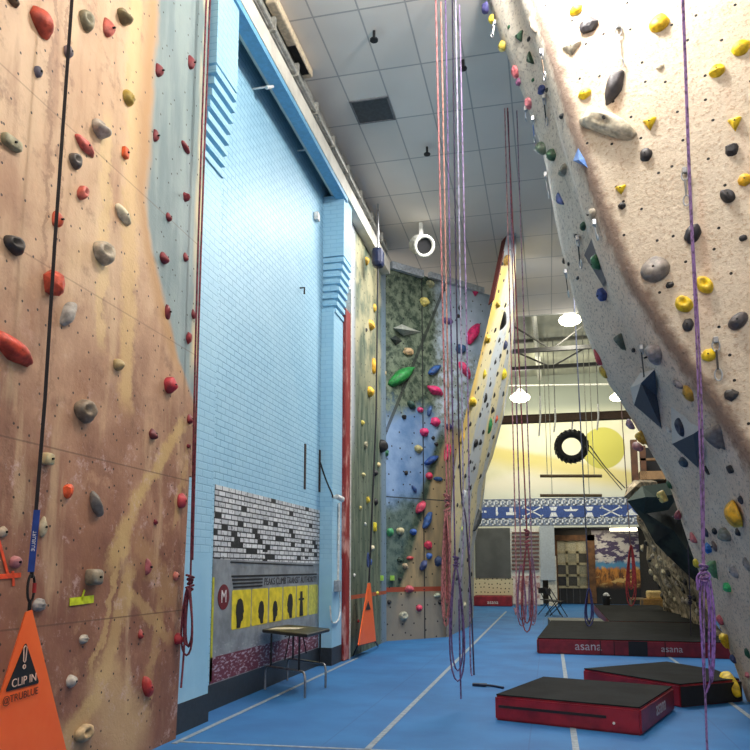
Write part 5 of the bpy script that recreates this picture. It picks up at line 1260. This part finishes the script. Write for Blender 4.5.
def sym(polys, px, sc=1.0):
    c = Bk(px, 511.7, YB - .02); bm = NB()
    for pl in polys: prism(bm, [Vector((c.x + a * sc, YB - .021, c.z + b * sc)) for a, b in pl], (0, -.008, 0))
    build('white_symbol', bm, KW, fz)
def bar(ax, az, bx, bz, w):
    d = Vector((bx - ax, 0, bz - az)).normalized(); n = (-d.z * w / 2, d.x * w / 2)
    return [(ax + n[0], az + n[1]), (bx + n[0], bz + n[1]), (bx - n[0], bz - n[1]), (ax - n[0], az - n[1])]
cross = [bar(-.38, -.2, .38, .2, .05), bar(-.38, .2, .38, -.2, .05), bar(-.42, .14, -.30, .24, .05), bar(.30, .24, .42, .14, .05), bar(-.42, -.14, -.3, -.24, .05), bar(.3, -.24, .42, -.14, .05)]
sym(cross, 532.5); sym(cross, 611)
cup = [[(-.16, .2), (.16, .2), (.09, .04), (-.09, .04)], [(-.09, -.03), (.09, -.03), (.16, -.2), (-.16, -.2)]]
sym(cup, 553.5); sym(cup, 589.5)
sym([[(-.3, .1), (-.05, .1), (-.02, .2), (.02, .2), (.05, .1), (.3, .1), (.2, .02), (-.2, .02)], [(-.1, -.2), (.1, -.2), (0, -.05)]], 571)
sym([[(-.2, -.14), (.2, -.14), (.2, -.02), (.08, -.02), (.08, .16), (-.06, .16), (-.06, -.02), (-.2, -.02)]], 511); sym([[(-.24, -.14), (.24, -.14), (.06, .0), (-.02, .14), (-.16, .02)]], 632)
sym([[(-.04, .18), (.04, .18), (.02, .05), (.05, -.06), (.02, -.16), (-.04, -.16), (-.05, .04)]], 497)
sym([[(-.14, -.04), (-.02, -.04), (-.02, .04), (-.14, .04)], [(.04, -.04), (.14, -.04), (.14, .04), (.04, .04)]], 483)
# back wall fittings
def panel_px(name, px0, py0, px1, py1, m, parent=None, Y=YB, th=.05, lift=0.0):
    a, b = Bk(px0, py1, Y), Bk(px1, py0, Y); bm = NB(); box(bm, (a.x, Y - th - lift, max(a.z, .001)), (b.x, Y - lift, b.z)); return build(name, bm, m, parent)
tag(panel_px('training_board', 476, 528, 510, 578, paint((84, 86, 84), .7, var=.1, sc=2), None, YB, .12), 'large plain grey training board on back wall at left', 'board')
g = G('dotted_plywood'); P = g.pos(); x, y, z = g.sep(P); d = g.vor(g.comb(x, z, 0.0), 6, .4, '2D'); DP = g.out(g.mix(g.ma('LESS_THAN', d, .16), (206, 196, 160), (60, 54, 44)), .7)
tag(panel_px('plywood_kickboard', 474, 578, 513, 597, DP, None, YB, .10), 'pale dotted plywood kickboard below the grey training board', 'board')
t = thing('crash_pad', Bk(494, 604, YB - .9), 'long low red crash pad at foot of the grey training board', 'crash pad', 'crash pads')
a, b = Bk(474, 604, YB - .9), Bk(512, 604, YB - .9); bm = NB(); box(bm, (a.x, YB - .95, .001), (b.x, YB - .12, .40), .03); build('side_cover', bm, PR, t)
bm = NB(); box(bm, (a.x + .03, YB - .92, .40), (b.x - .03, YB - .15, .412)); build('top_cover', bm, paint((120, 34, 44)), t)
build('logo_lettering', text_bm('asana', .2, frame(((a.x + b.x) / 2, YB - .953, .16), (1, 0, 0), (0, 0, 1)), .001), WHITE, t)
t = thing('wall_bars', Bk(526, 600), 'white panel of red-brown horizontal wall bars beside the grey board', 'wall bars')
panel_px('backing', 511, 528, 541, 604, paint((226, 224, 214)), t, YB, .06)
for k in range(10):
    a = Bk(512, 533 + k * 4.0); b = Bk(539, 533 + k * 4.0); bm = NB(); box(bm, (a.x, YB - .13, a.z - .035), (b.x, YB - .06, a.z + .03)); build('rung', bm, paint((104, 68, 60)), t)
g = G('splashed_paint'); n_ = g.noise(g.pos(), 2.2, 5, .7); SP = g.out(g.mix(g.step(n_, .45, .6), (216, 206, 196), (168, 110, 106)), .7)
panel_px('painted_base', 512, 576, 540, 604, SP, t, YB, .07)
tag(panel_px('room_divider', 541, 526, 554, 580, paint((176, 184, 188), .6, var=.05), None, YB, .14, .05), 'pale grey-blue upright divider left of the doorway', 'divider')
tag(panel_px('door_post', 549, 556, 556, 607, paint((214, 206, 186)), None, YB, .1), 'pale door post at the left of the dark doorway', 'post')
# garage door
gd = thing('garage_door', onY(575, 604, YN), 'glazed sectional garage door in brown timber frame at back', 'door')
def N_(px, py): return onY(px, py, YN)
WDN = paint((112, 76, 44), .7, var=.25, sc=5)
for (a0, b0, a1, b1) in ((553, 535, 594, 541), (588, 535, 594, 603), (552, 540, 557, 603)):
    a, b = N_(a0, b1), N_(a1, b0); bm = NB(); box(bm, (a.x, YN - .16, max(a.z, .001)), (b.x, YN, b.z)); build('timber_frame', bm, WDN, gd)
xa, xb = N_(556, 560).x, N_(588.5, 560).x; zt_, zb_ = N_(570, 541).z, .02; rows_ = 5
GLS = [paint((190, 182, 150), .25), paint((150, 146, 120), .25), paint((74, 72, 62), .2), paint((44, 44, 40), .2)]
zmid = N_(570, 587).z
for i in range(4):
    for j in range(3):
        x0, x1 = xa + (xb - xa) * j / 3, xa + (xb - xa) * (j + 1) / 3; z0, z1 = zmid + (zt_ - zmid) * (3 - i) / 4, zmid + (zt_ - zmid) * (4 - i) / 4
        bm = NB(); box(bm, (x0, YN - .05, z0), (x1, YN - .03, z1)); build('pane', bm, GLS[[0, 0, 0, 0, 1, 2, 2, 2, 1, 3, 2, 1][i * 3 + j]], gd)
bm = NB(); box(bm, (xa, YN - .06, zb_), (xb, YN - .03, zmid)); build('lower_panel', bm, paint((30, 30, 32), .6), gd)
bm = NB()
for i in range(5): z_ = zmid + (zt_ - zmid) * i / 4; box(bm, (xa, YN - .09, z_ - .05), (xb, YN - .04, z_ + .05))
for j in range(4): x_ = xa + (xb - xa) * j / 3; box(bm, (x_ - .05, YN - .09, zmid), (x_ + .05, YN - .04, zt_))
build('sash_grid', bm, paint((176, 164, 128), .6), gd)
bm = NB()
for j in range(5): x_ = xa + (xb - xa) * (j + .5) / 5; box(bm, (x_ - .012, YN - .08, zb_), (x_ + .012, YN - .05, zmid))
build('lower_bars', bm, paint((80, 80, 80)), gd)
# landscape painting
g = G('canyon_painting'); P = g.pos(); x, y, z = g.sep(P); n1 = g.noise(g.scale(P, (1, 1, 2.2)), 2.2, 5, .65); n2 = g.noise(g.scale(P, (2.2, 1, .8)), 2.4, 5, .7)
zh, zl = N_(615, 563).z, N_(615, 590).z
sk = g.mix(g.step(n1, .47, .53), (212, 204, 196), (72, 58, 92)); sk = g.mix(g.step(z, zh + .9, zh + 1.8), sk, g.mix(g.step(n1, .4, .6), (90, 80, 96), (170, 160, 150)))
land = g.mix(g.step(n2, .4, .6), (214, 140, 56), (92, 54, 30)); land = g.mix(g.step(n1, .55, .62), land, (236, 190, 110))
w_ = g.ma('ADD', z, g.ma('MULTIPLY', g.ma('SUBTRACT', n2, .5), .6))
c_ = g.mix(g.step(w_, zh + .12, zh - .05), sk, (84, 148, 186)); c_ = g.mix(g.step(w_, zh - .12, zh - .3), c_, land); c_ = g.mix(g.step(w_, zl + .4, zl), c_, (24, 22, 20))
a, b = N_(594, 603), N_(638, 530); bm = NB(); box(bm, (a.x, YN - .06, .001), (b.x, YN - .01, b.z)); tag(build('landscape_painting', bm, g.out(c_, .6)), 'wall painting of purple sky over orange canyon in the back room', 'painting')
# tube light
q = Bk(623, 529, YB + .3); t = thing('tube_light', q, 'lit fluorescent tube under the lintel of the back doorway', 'light')
a, b = Bk(610, 529.5, YB + .3), Bk(637, 529.5, YB + .3); bm = NB(); tube(bm, [a, b], .06, 8); build('tube', bm, emit((255, 244, 210), 6), t)
bm = NB(); box(bm, (a.x, YB + .25, a.z + .05), (b.x, YB + .4, a.z + .12)); build('housing', bm, WHITE, t)
# bench, ledge, folding chairs, bucket
t = thing('wooden_bench', onY(637, 598, 27.6), 'small pale bench at the foot of the landscape painting', 'bench')
a, b = onY(630, 597, 27.6), onY(644, 597, 27.6); bm = NB(); box(bm, (a.x, 27.5, .42), (b.x, 27.9, .48)); build('seat', bm, paint((150, 130, 96)), t)
for x_ in (a.x + .03, b.x - .03):
    bm = NB(); box(bm, (x_ - .03, 27.52, 0), (x_ + .03, 27.88, .42)); build('leg', bm, paint((120, 104, 78)), t)
t = thing('wooden_platform', onY(655, 600, 27.4), 'yellowish timber platform beside the rock wall at back', 'platform')
a, b = onY(643, 600, 27.4), onY(668, 600, 27.4); bm = NB(); box(bm, (a.x, 27.3, .02), (b.x, 28.3, .45)); build('base', bm, paint((164, 124, 66)), t); bm = NB(); box(bm, (a.x + .2, 27.6, .45), (b.x, 28.3, .72), .05); build('top_cushion', bm, paint((206, 180, 120)), t)
def folding_chair(px, Y, label, fl):
    o = onY(px, 600, Y); o.z = 0; t = thing('folding_chair', o, label, 'chair', 'folding chairs')
    w = .4; d = .42 * fl
    bm = NB(); prism(bm, [o + Vector((-w / 2, -.2, .45)), o + Vector((w / 2, -.2, .45)), o + Vector((w / 2, .2, .47)), o + Vector((-w / 2, .2, .47))], (0, 0, .025)); build('seat', bm, BLACK, t)
    bm = NB(); box(bm, o + Vector((-w / 2, .24, .68)), o + Vector((w / 2, .27, .86)), .01); build('backrest', bm, BLACK, t)
    for s in (-1, 1):
        for p in ([(s * w / 2, -.28, 0), (s * w / 2, .28, .88)], [(s * w / 2, .3, 0), (s * w / 2, -.18, .46)]):
            bm = NB(); tube(bm, [o + Vector(q) for q in p], .014, 6); build('leg', bm, BLACK, t)
    for c in t.children: pass
    t.rotation_euler.z = fl
    return t
folding_chair(549, 25.5, 'black folding chair by the doorway, left of the pair', .9); folding_chair(556, 24.6, 'black folding chair by the doorway, nearer of the pair', 1.2)
q = onY(596, 601, 26.6); q.z = .27; t = thing('chalk_bucket', q + Vector((.1, 0, 0)), 'small dark bucket with white towel on the far black pad corner', 'bucket')
o_ = q + Vector((.35, .2, 0)); bm = NB(); tube(bm, [o_, o_ + Vector((0, 0, .3))], [.12, .15], 12); build('pail', bm, BLACK, t); bm = NB(); tube(bm, smooth_path([o_ + Vector((-.08, -.05, .32)), o_ + Vector((.02, 0, .36)), o_ + Vector((.1, -.05, .2))]), .05, 6); build('towel', bm, WHITE, t)

# beam with tyre and bars
YBM = 27.0
a, b = onY(478, 421, YBM), onY(640, 421, YBM); zc = a.z
t = thing('timber_beam', (0, YBM, zc), 'dark brown overhead beam spanning the far hall above the tyre', 'beam')
bm = NB(); box(bm, (a.x, YBM - .1, zc - .15), (b.x + .5, YBM + .1, zc + .13), .01); build('beam_body', bm, paint((84, 62, 44), .7), t)
bm = NB(); box(bm, (a.x, YBM - .13, zc - .15), (b.x + .5, YBM + .13, zc - .12)); box(bm, (a.x, YBM - .13, zc + .10), (b.x + .5, YBM + .13, zc + .13)); build('flange', bm, paint((70, 50, 36), .7), t)
q = onY(571.5, 446.5, 26); R0 = 16.2 * depth(q) / F
t = thing('tractor_tyre', q, 'black tractor tyre hanging under the brown beam in front of the painted sun', 'tyre')
RB = paint((24, 25, 26), .8)
bm = NB(); seg = 40; prof = [(-.0, .60), (.10, .58), (.17, .66), (.19, .82), (.15, .93), (.0, .95), (-.15, .93), (-.19, .82), (-.17, .66), (-.10, .58)]
rings = []
for i in range(seg):
    th = i * 2 * PI / seg; rings.append([bm.verts.new(q + Vector((math.cos(th) * r * R0, w * 1.2, math.sin(th) * r * R0))) for w, r in prof])
for i in range(seg):
    A, B = rings[i], rings[(i + 1) % seg]
    for k in range(len(prof)): bm.faces.new((A[k], A[(k + 1) % len(prof)], B[(k + 1) % len(prof)], B[k]))
build('carcass', bm, RB, t, smooth=True)
bm = NB()
for i in range(22):
    th = i * 2 * PI / 22
    for s in (-1, 1):
        t0_, t1_ = th + (.14 if s > 0 else 0), th + .12 + (.14 if s > 0 else 0)
        pts = [q + Vector((math.cos(a_) * r * R0, y_ * s * 1.2, math.sin(a_) * r * R0)) for a_, r, y_ in ((t0_, .94, .01), (t0_ + .05, 1.03, .01), (t1_ + .05, 1.02, .18), (t1_, .86, .19))]
        d_ = Vector((-math.sin(th), 0, math.cos(th))) * .07; prism(bm, pts, d_)
build('tread_lug', bm, RB, t)['kind'] = 'stuff'
bm = NB(); tube(bm, [q + Vector((0, 0, R0 * .95)), onY(572, 430, 26.3), Vector((q.x + .1, YBM - .1, zc - .15))], .03, 6); build('chain', bm, DARKMETAL, t)
for (x0, x1, y_, lb) in ((540, 602, 476, 'upper'), (540, 602, 495.5, 'lower')):
    a, b = onY(x0, y_, 25), onY(x1, y_, 25); t = thing('hanging_bar', (a + b) / 2, 'thin wooden bar hung horizontally below the tyre, %s of two' % lb, 'bar', 'hanging bars')
    bm = NB(); tube(bm, [a, b], .05, 8); build('rod', bm, paint((96, 76, 44)), t)
    for f_ in ((.12, .88) if lb == 'upper' else (.2, .8)):
        p = a.lerp(b, f_); bm = NB(); tube(bm, [p, Vector((p.x, 25.6, 9.4))], .012, 5); build('cord', bm, paint((150, 150, 140)), t)
for px, y0_, y1_, lb in ((540, 396, 436, 'first'), (555, 408, 432, 'second'), (598, 404, 430, 'third')):
    a, b = onY(px, y0_, 26.2), onY(px - 1, y1_, 26.2); t = thing('hanging_sling', a, 'white webbing sling hanging by the brown beam, %s from left' % lb, 'sling', 'slings on the beam')
    bm = NB(); tube(bm, [a, (a + b) / 2 + Vector((.03, 0, 0)), b], .03, 6); build('sling_body', bm, WHITE, t); bm = NB(); tube(bm, [a, Vector((a.x, a.y, 9.44))], .015, 5); build('cord', bm, paint((120, 120, 116)), t)
bm = NB(); tube(bm, smooth_path([onY(590, 446, 25.5), onY(606, 468, 26.5), onY(625, 488, 27.5)]), .02, 5); tube(bm, [onY(585, 446, 25.5), onY(622, 490, 27.5)], .016, 5)
tag(build('guy_line', bm, paint((70, 70, 66))), 'thin slack lines slanting from the beam down to the rock wall', 'line')
# trusses and roof lamps
def truss(Y, label, zt=9.35, zb=8.75, x0=-3.5, x1=4):
    t = thing('roof_truss', (0, Y, zb), label, 'truss', 'roof trusses')
    DM = paint((46, 46, 44), .6)
    bm = NB(); box(bm, (x0, Y - .06, zb - .05), (x1, Y + .06, zb + .07)); build('bottom_chord', bm, DM, t)
    bm = NB(); box(bm, (x0, Y - .06, zt - .05), (x1, Y + .06, zt + .05)); build('top_chord', bm, paint((120, 120, 110)), t)
    n = 2; bm = NB()
    for k in range(n):
        xa_ = x0 + (x1 - x0) * k / n; xb_ = x0 + (x1 - x0) * (k + .5) / n; xc_ = x0 + (x1 - x0) * (k + 1) / n
        tube(bm, [(xa_, Y, zb), (xb_, Y, zt)], .03, 6); tube(bm, [(xb_, Y, zt), (xc_, Y, zb)], .03, 6)
    build('web_member', bm, paint((70, 70, 66), .6), t); return t
q = onY(560, 349, 22.6); truss(22.6, 'nearest dark roof truss beyond the tiled ceiling', 9.35, q.z)
q = onY(560, 368, 26.5); truss(26.3, 'middle pale roof truss of the far hall', 9.4, q.z)
bm = NB(); a, b = onY(500, 386, 29), onY(625, 384, 29); tube(bm, [a, b], .035, 8); tag(build('hanging_pipe', bm, paint((150, 150, 140), .5)), 'pale pipe running across the far hall under the roof', 'pipe')
bm = NB(); a = onY(533, 325, 22); tube(bm, [(a.x, 21, 9.2), (a.x + .1, 31, 9.2)], .09, 8); tag(build('hanging_pipe', bm, paint((200, 200, 190), .5)), 'pale pipe running back along the far roof', 'pipe')
LAMPS = []
for (px, py, Y, sz, lb) in ((570, 320, 22.0, .26, 'brightest round lamp hanging under the far roof, nearest'), (520, 397.5, 28.5, .30, 'glowing round lamp by the striped overhang, far left'), (617.5, 397.5, 28.5, .22, 'glowing round lamp by the right wall, far right')):
    q = onY(px, py, Y); t = thing('high_bay_lamp', q, lb, 'lamp', 'high bay lamps'); LAMPS.append(q)
    bm = NB(); r_ = bmesh.ops.create_uvsphere(bm, u_segments=16, v_segments=10, radius=sz); bmesh.ops.scale(bm, vec=(1.25, 1.25, .62), verts=bm.verts); bmesh.ops.translate(bm, vec=q, verts=bm.verts); build('bulb', bm, emit((255, 246, 214), 9), t, smooth=True)
    bm = NB(); tube(bm, [q + Vector((0, 0, sz * .6)), q + Vector((0, 0, sz * .6 + .14))], [sz * .7, sz * .3], 14); build('cap', bm, WHITE, t)
    bm = NB(); tube(bm, [q + Vector((0, 0, sz * .6 + .14)), Vector((q.x, q.y, 9.44))], .02, 6); build('stem', bm, WHITE, t)

# ================================================================== ROCK WALL AT BACK RIGHT
g = G('rock_wall'); P = g.pos(); n1 = g.noise(P, 2.2, 5, .7); n2 = g.noise(P, 8, 4, .7); v_ = g.vor(P, 4.5, 1.0)
c_ = g.mix(g.step(n1, .35, .65), (84, 74, 60), (196, 178, 148)); c_ = g.mix(g.step(n2, .55, .68), c_, (56, 54, 46)); c_ = g.mix(g.ma('LESS_THAN', v_, .17), c_, (28, 26, 24))
MRK = g.out(c_, .8); g.bump(g.ma('ADD', n1, n2), .6, .06)
L1 = [onY(634, 515, 25), onY(643, 533, 25), onY(648, 556, 25), onY(657, 582, 25), onY(668, 613, 24.3)]; L1[-1].z = 0
L2 = [onY(694, 560, 15.9), onY(702, 585, 15.5), onY(710, 603, 15.2), onY(720, 625, 15), onY(735, 652, 14.5)]
L2[-1].z = 0
bm = NB(); rows = []
for i in range(5):
    pass
A5 = resample(L1, 16); B5 = resample(L2, 16); rows = []
for i in range(16):
    r = []
    for j in range(14):
        t_ = j / 13; p = A5[i].lerp(B5[i], t_); p = p + Vector((.22 * mnoise.noise(p * .9) + .1 * mnoise.noise(p * 2.4), 0, .05 * mnoise.noise(p * 2 + Vector((5, 0, 0))) * (0 < i < 15))); r.append(bm.verts.new(p))
    r.insert(0, bm.verts.new(A5[i] + Vector((1.5, .3, 0)))); rows.append(r)
for i in range(15):
    for j in range(14): bm.faces.new((rows[i][j], rows[i][j + 1], rows[i + 1][j + 1], rows[i + 1][j]))
rk = build('rock_climbing_wall', bm, MRK); tag(rk, 'mottled tan rock-textured climbing wall standing beyond the grey overhang', 'climbing wall'); keep('rock', rk)
# dark green boulder overhang above
g = G('mossy_dark_rock'); n1 = g.noise(g.pos(), 2.0, 4); c_ = g.mix(g.step(n1, .4, .6), (26, 29, 27), (54, 62, 54)); MDK = g.out(c_, .75)
def facetrock(name, pts_front, Y, back, m, label):
    bm = NB(); F3 = [onY(px, py, Y) for px, py in pts_front]; c0 = sum(F3, Vector()) / len(F3); c0.y -= .5
    bvs = [bm.verts.new(p) for p in F3]; bk = [bm.verts.new(p + Vector((.5, back, .1))) for p in F3]; cv = bm.verts.new(c0); n = len(F3)
    for i in range(n): bm.faces.new((bvs[i], bvs[(i + 1) % n], cv)); bm.faces.new((bvs[i], bk[i], bk[(i + 1) % n], bvs[(i + 1) % n]))
    bm.faces.new(bk); o = build(name, bm, m); return tag(o, label, 'climbing volume')
facetrock('dark_overhang_volume', [(627, 501), (642, 487), (653, 487), (664, 492), (684, 505), (698, 545), (712, 585), (698, 584), (687, 574), (672, 560), (655, 543), (643, 521)], 15.6, 3.0, MDK, 'large dark green faceted overhang above the rock wall')
facetrock('green_volume', [(627, 501), (642, 486), (656, 497), (644, 514)], 14.8, .5, paint((44, 58, 50), .7), 'flat dark green diamond volume on the left of dark overhang')
facetrock('rock_volume', [(624, 497), (627, 487), (634, 480), (640, 482), (641, 488), (630, 500)], 18.0, 1.0, MRK, 'speckled tan rock lump left of the dark green diamond')
# shelf structure
DW = paint((92, 60, 38), .7, var=.25, sc=4); LW = paint((150, 118, 80), .7, var=.2, sc=4)
t = thing('timber_scaffold', onY(645, 500, 20), 'brown timber scaffold with plank shelf above the rock wall', 'scaffold')
YS = 20.0
for (x0, y0_, x1, y1_, m, nm) in ((632.5, 440, 636.5, 492, DW, 'post'), (641, 446, 645, 480, DW, 'post'), (640, 471, 665, 480, LW, 'plank_shelf'), (640, 458, 662, 461, LW, 'rail')):
    a, b = onY(x0, y1_, YS), onY(x1, y0_, YS); bm = NB(); box(bm, (a.x, YS - .08, a.z), (b.x, YS + (.5 if 'shelf' in nm else .08), b.z)); build(nm, bm, m, t)
a, b = onY(644, 479, YS + .5), onY(668, 447, YS + .5); bm = NB(); box(bm, (a.x, YS + .5, a.z), (b.x, YS + .6, b.z)); build('gap_shade_sheet', bm, BLACK, t)  # black sheet stands in for the shade of the gap behind the shelf
# struts that carry it down to the ground behind the rock wall
a = onY(645, 480, YS + .4); bm = NB(); box(bm, (a.x + 1.6, YS + .3, 0), (a.x + 1.8, YS + .5, a.z)); box(bm, (a.x, YS + .3, a.z - .1), (a.x + 1.8, YS + .5, a.z)); build('support', bm, DW, t)
# mounted holds on rock wall
random.seed(3)
RK = [(643, 548), (650, 560), (655, 548), (661, 560), (668, 553), (675, 565), (664, 572), (660, 586), (670, 585), (680, 578), (684, 590), (688, 602), (676, 600), (695, 598), (698, 612), (666, 563), (647, 543), (653, 556), (658, 567), (669, 573), (678, 584), (671, 594), (663, 596), (684, 600), (691, 588), (699, 604), (667, 582), (656, 578), (686, 582), (660, 558), (652, 572), (690, 572), (705, 622)]
for i, (px, py) in enumerate(RK):
    c = [(206, 192, 160), (60, 58, 56), (190, 180, 166)][i % 3]; nm = ['cream', 'dark', 'pale grey'][i % 3]
    hold('rock', px, py, 6.5, 5.5, 'f', c, 'small %s angular hold on the mottled rock wall at back right' % nm, group='%s holds on the rock wall' % nm, bolt=False)

# ================================================================== LIGHTS
def area(name, loc, target, size, power, col=(1, 1, 1), shape='SQUARE', sy=None):
    l = bpy.data.lights.new(name, 'AREA'); l.energy = power; l.size = size; l.color = col
    if sy: l.shape = 'RECTANGLE'; l.size_y = sy
    o = bpy.data.objects.new(name, l); COL.objects.link(o); o.location = loc
    o.rotation_euler = (Vector(target) - Vector(loc)).to_track_quat('-Z', 'Y').to_euler(); return o
def bulb(name, loc, power, col, rad):
    l = bpy.data.lights.new(name, 'POINT'); l.energy = power; l.color = col; l.shadow_soft_size = rad
    o = bpy.data.objects.new(name, l); COL.objects.link(o); o.location = loc
bulb('ceiling_light_main', (.1, 6.6, 8.2), 530, (1, .97, .93), .25)
bulb('ceiling_light_front', (.6, 2.0, 7.6), 290, (1, .97, .93), .5)
area('ceiling_light_mid', (-1.2, 13.2, 8.35), (-1.2, 13.2, 0), 2.0, 260, (1, .98, .95))
area('ceiling_light_hall', (1.4, 16.2, 8.3), (.6, 17.5, 0), 1.6, 320, (1, .97, .9))
area('roof_light', (0.2, 28.0, 9.3), (.4, 29.5, 3), 5, 430, (1, .96, .82), sy=3)
area('annex_light', (1.8, 32.3, oT - .1), (1.8, 32.8, 0), 2, 24, (1, .9, .7))
for q in LAMPS:
    l = bpy.data.lights.new('lamp', 'POINT'); l.energy = 120; l.color = (1, .95, .82); l.shadow_soft_size = .3; o = bpy.data.objects.new('high_bay_light', l); COL.objects.link(o); o.location = q - Vector((0, 0, .45))
w = bpy.data.worlds.new('room_ambient'); S.world = w; w.use_nodes = True
w.node_tree.nodes['Background'].inputs[0].default_value = (1, .955, .91, 1); w.node_tree.nodes['Background'].inputs[1].default_value = .66
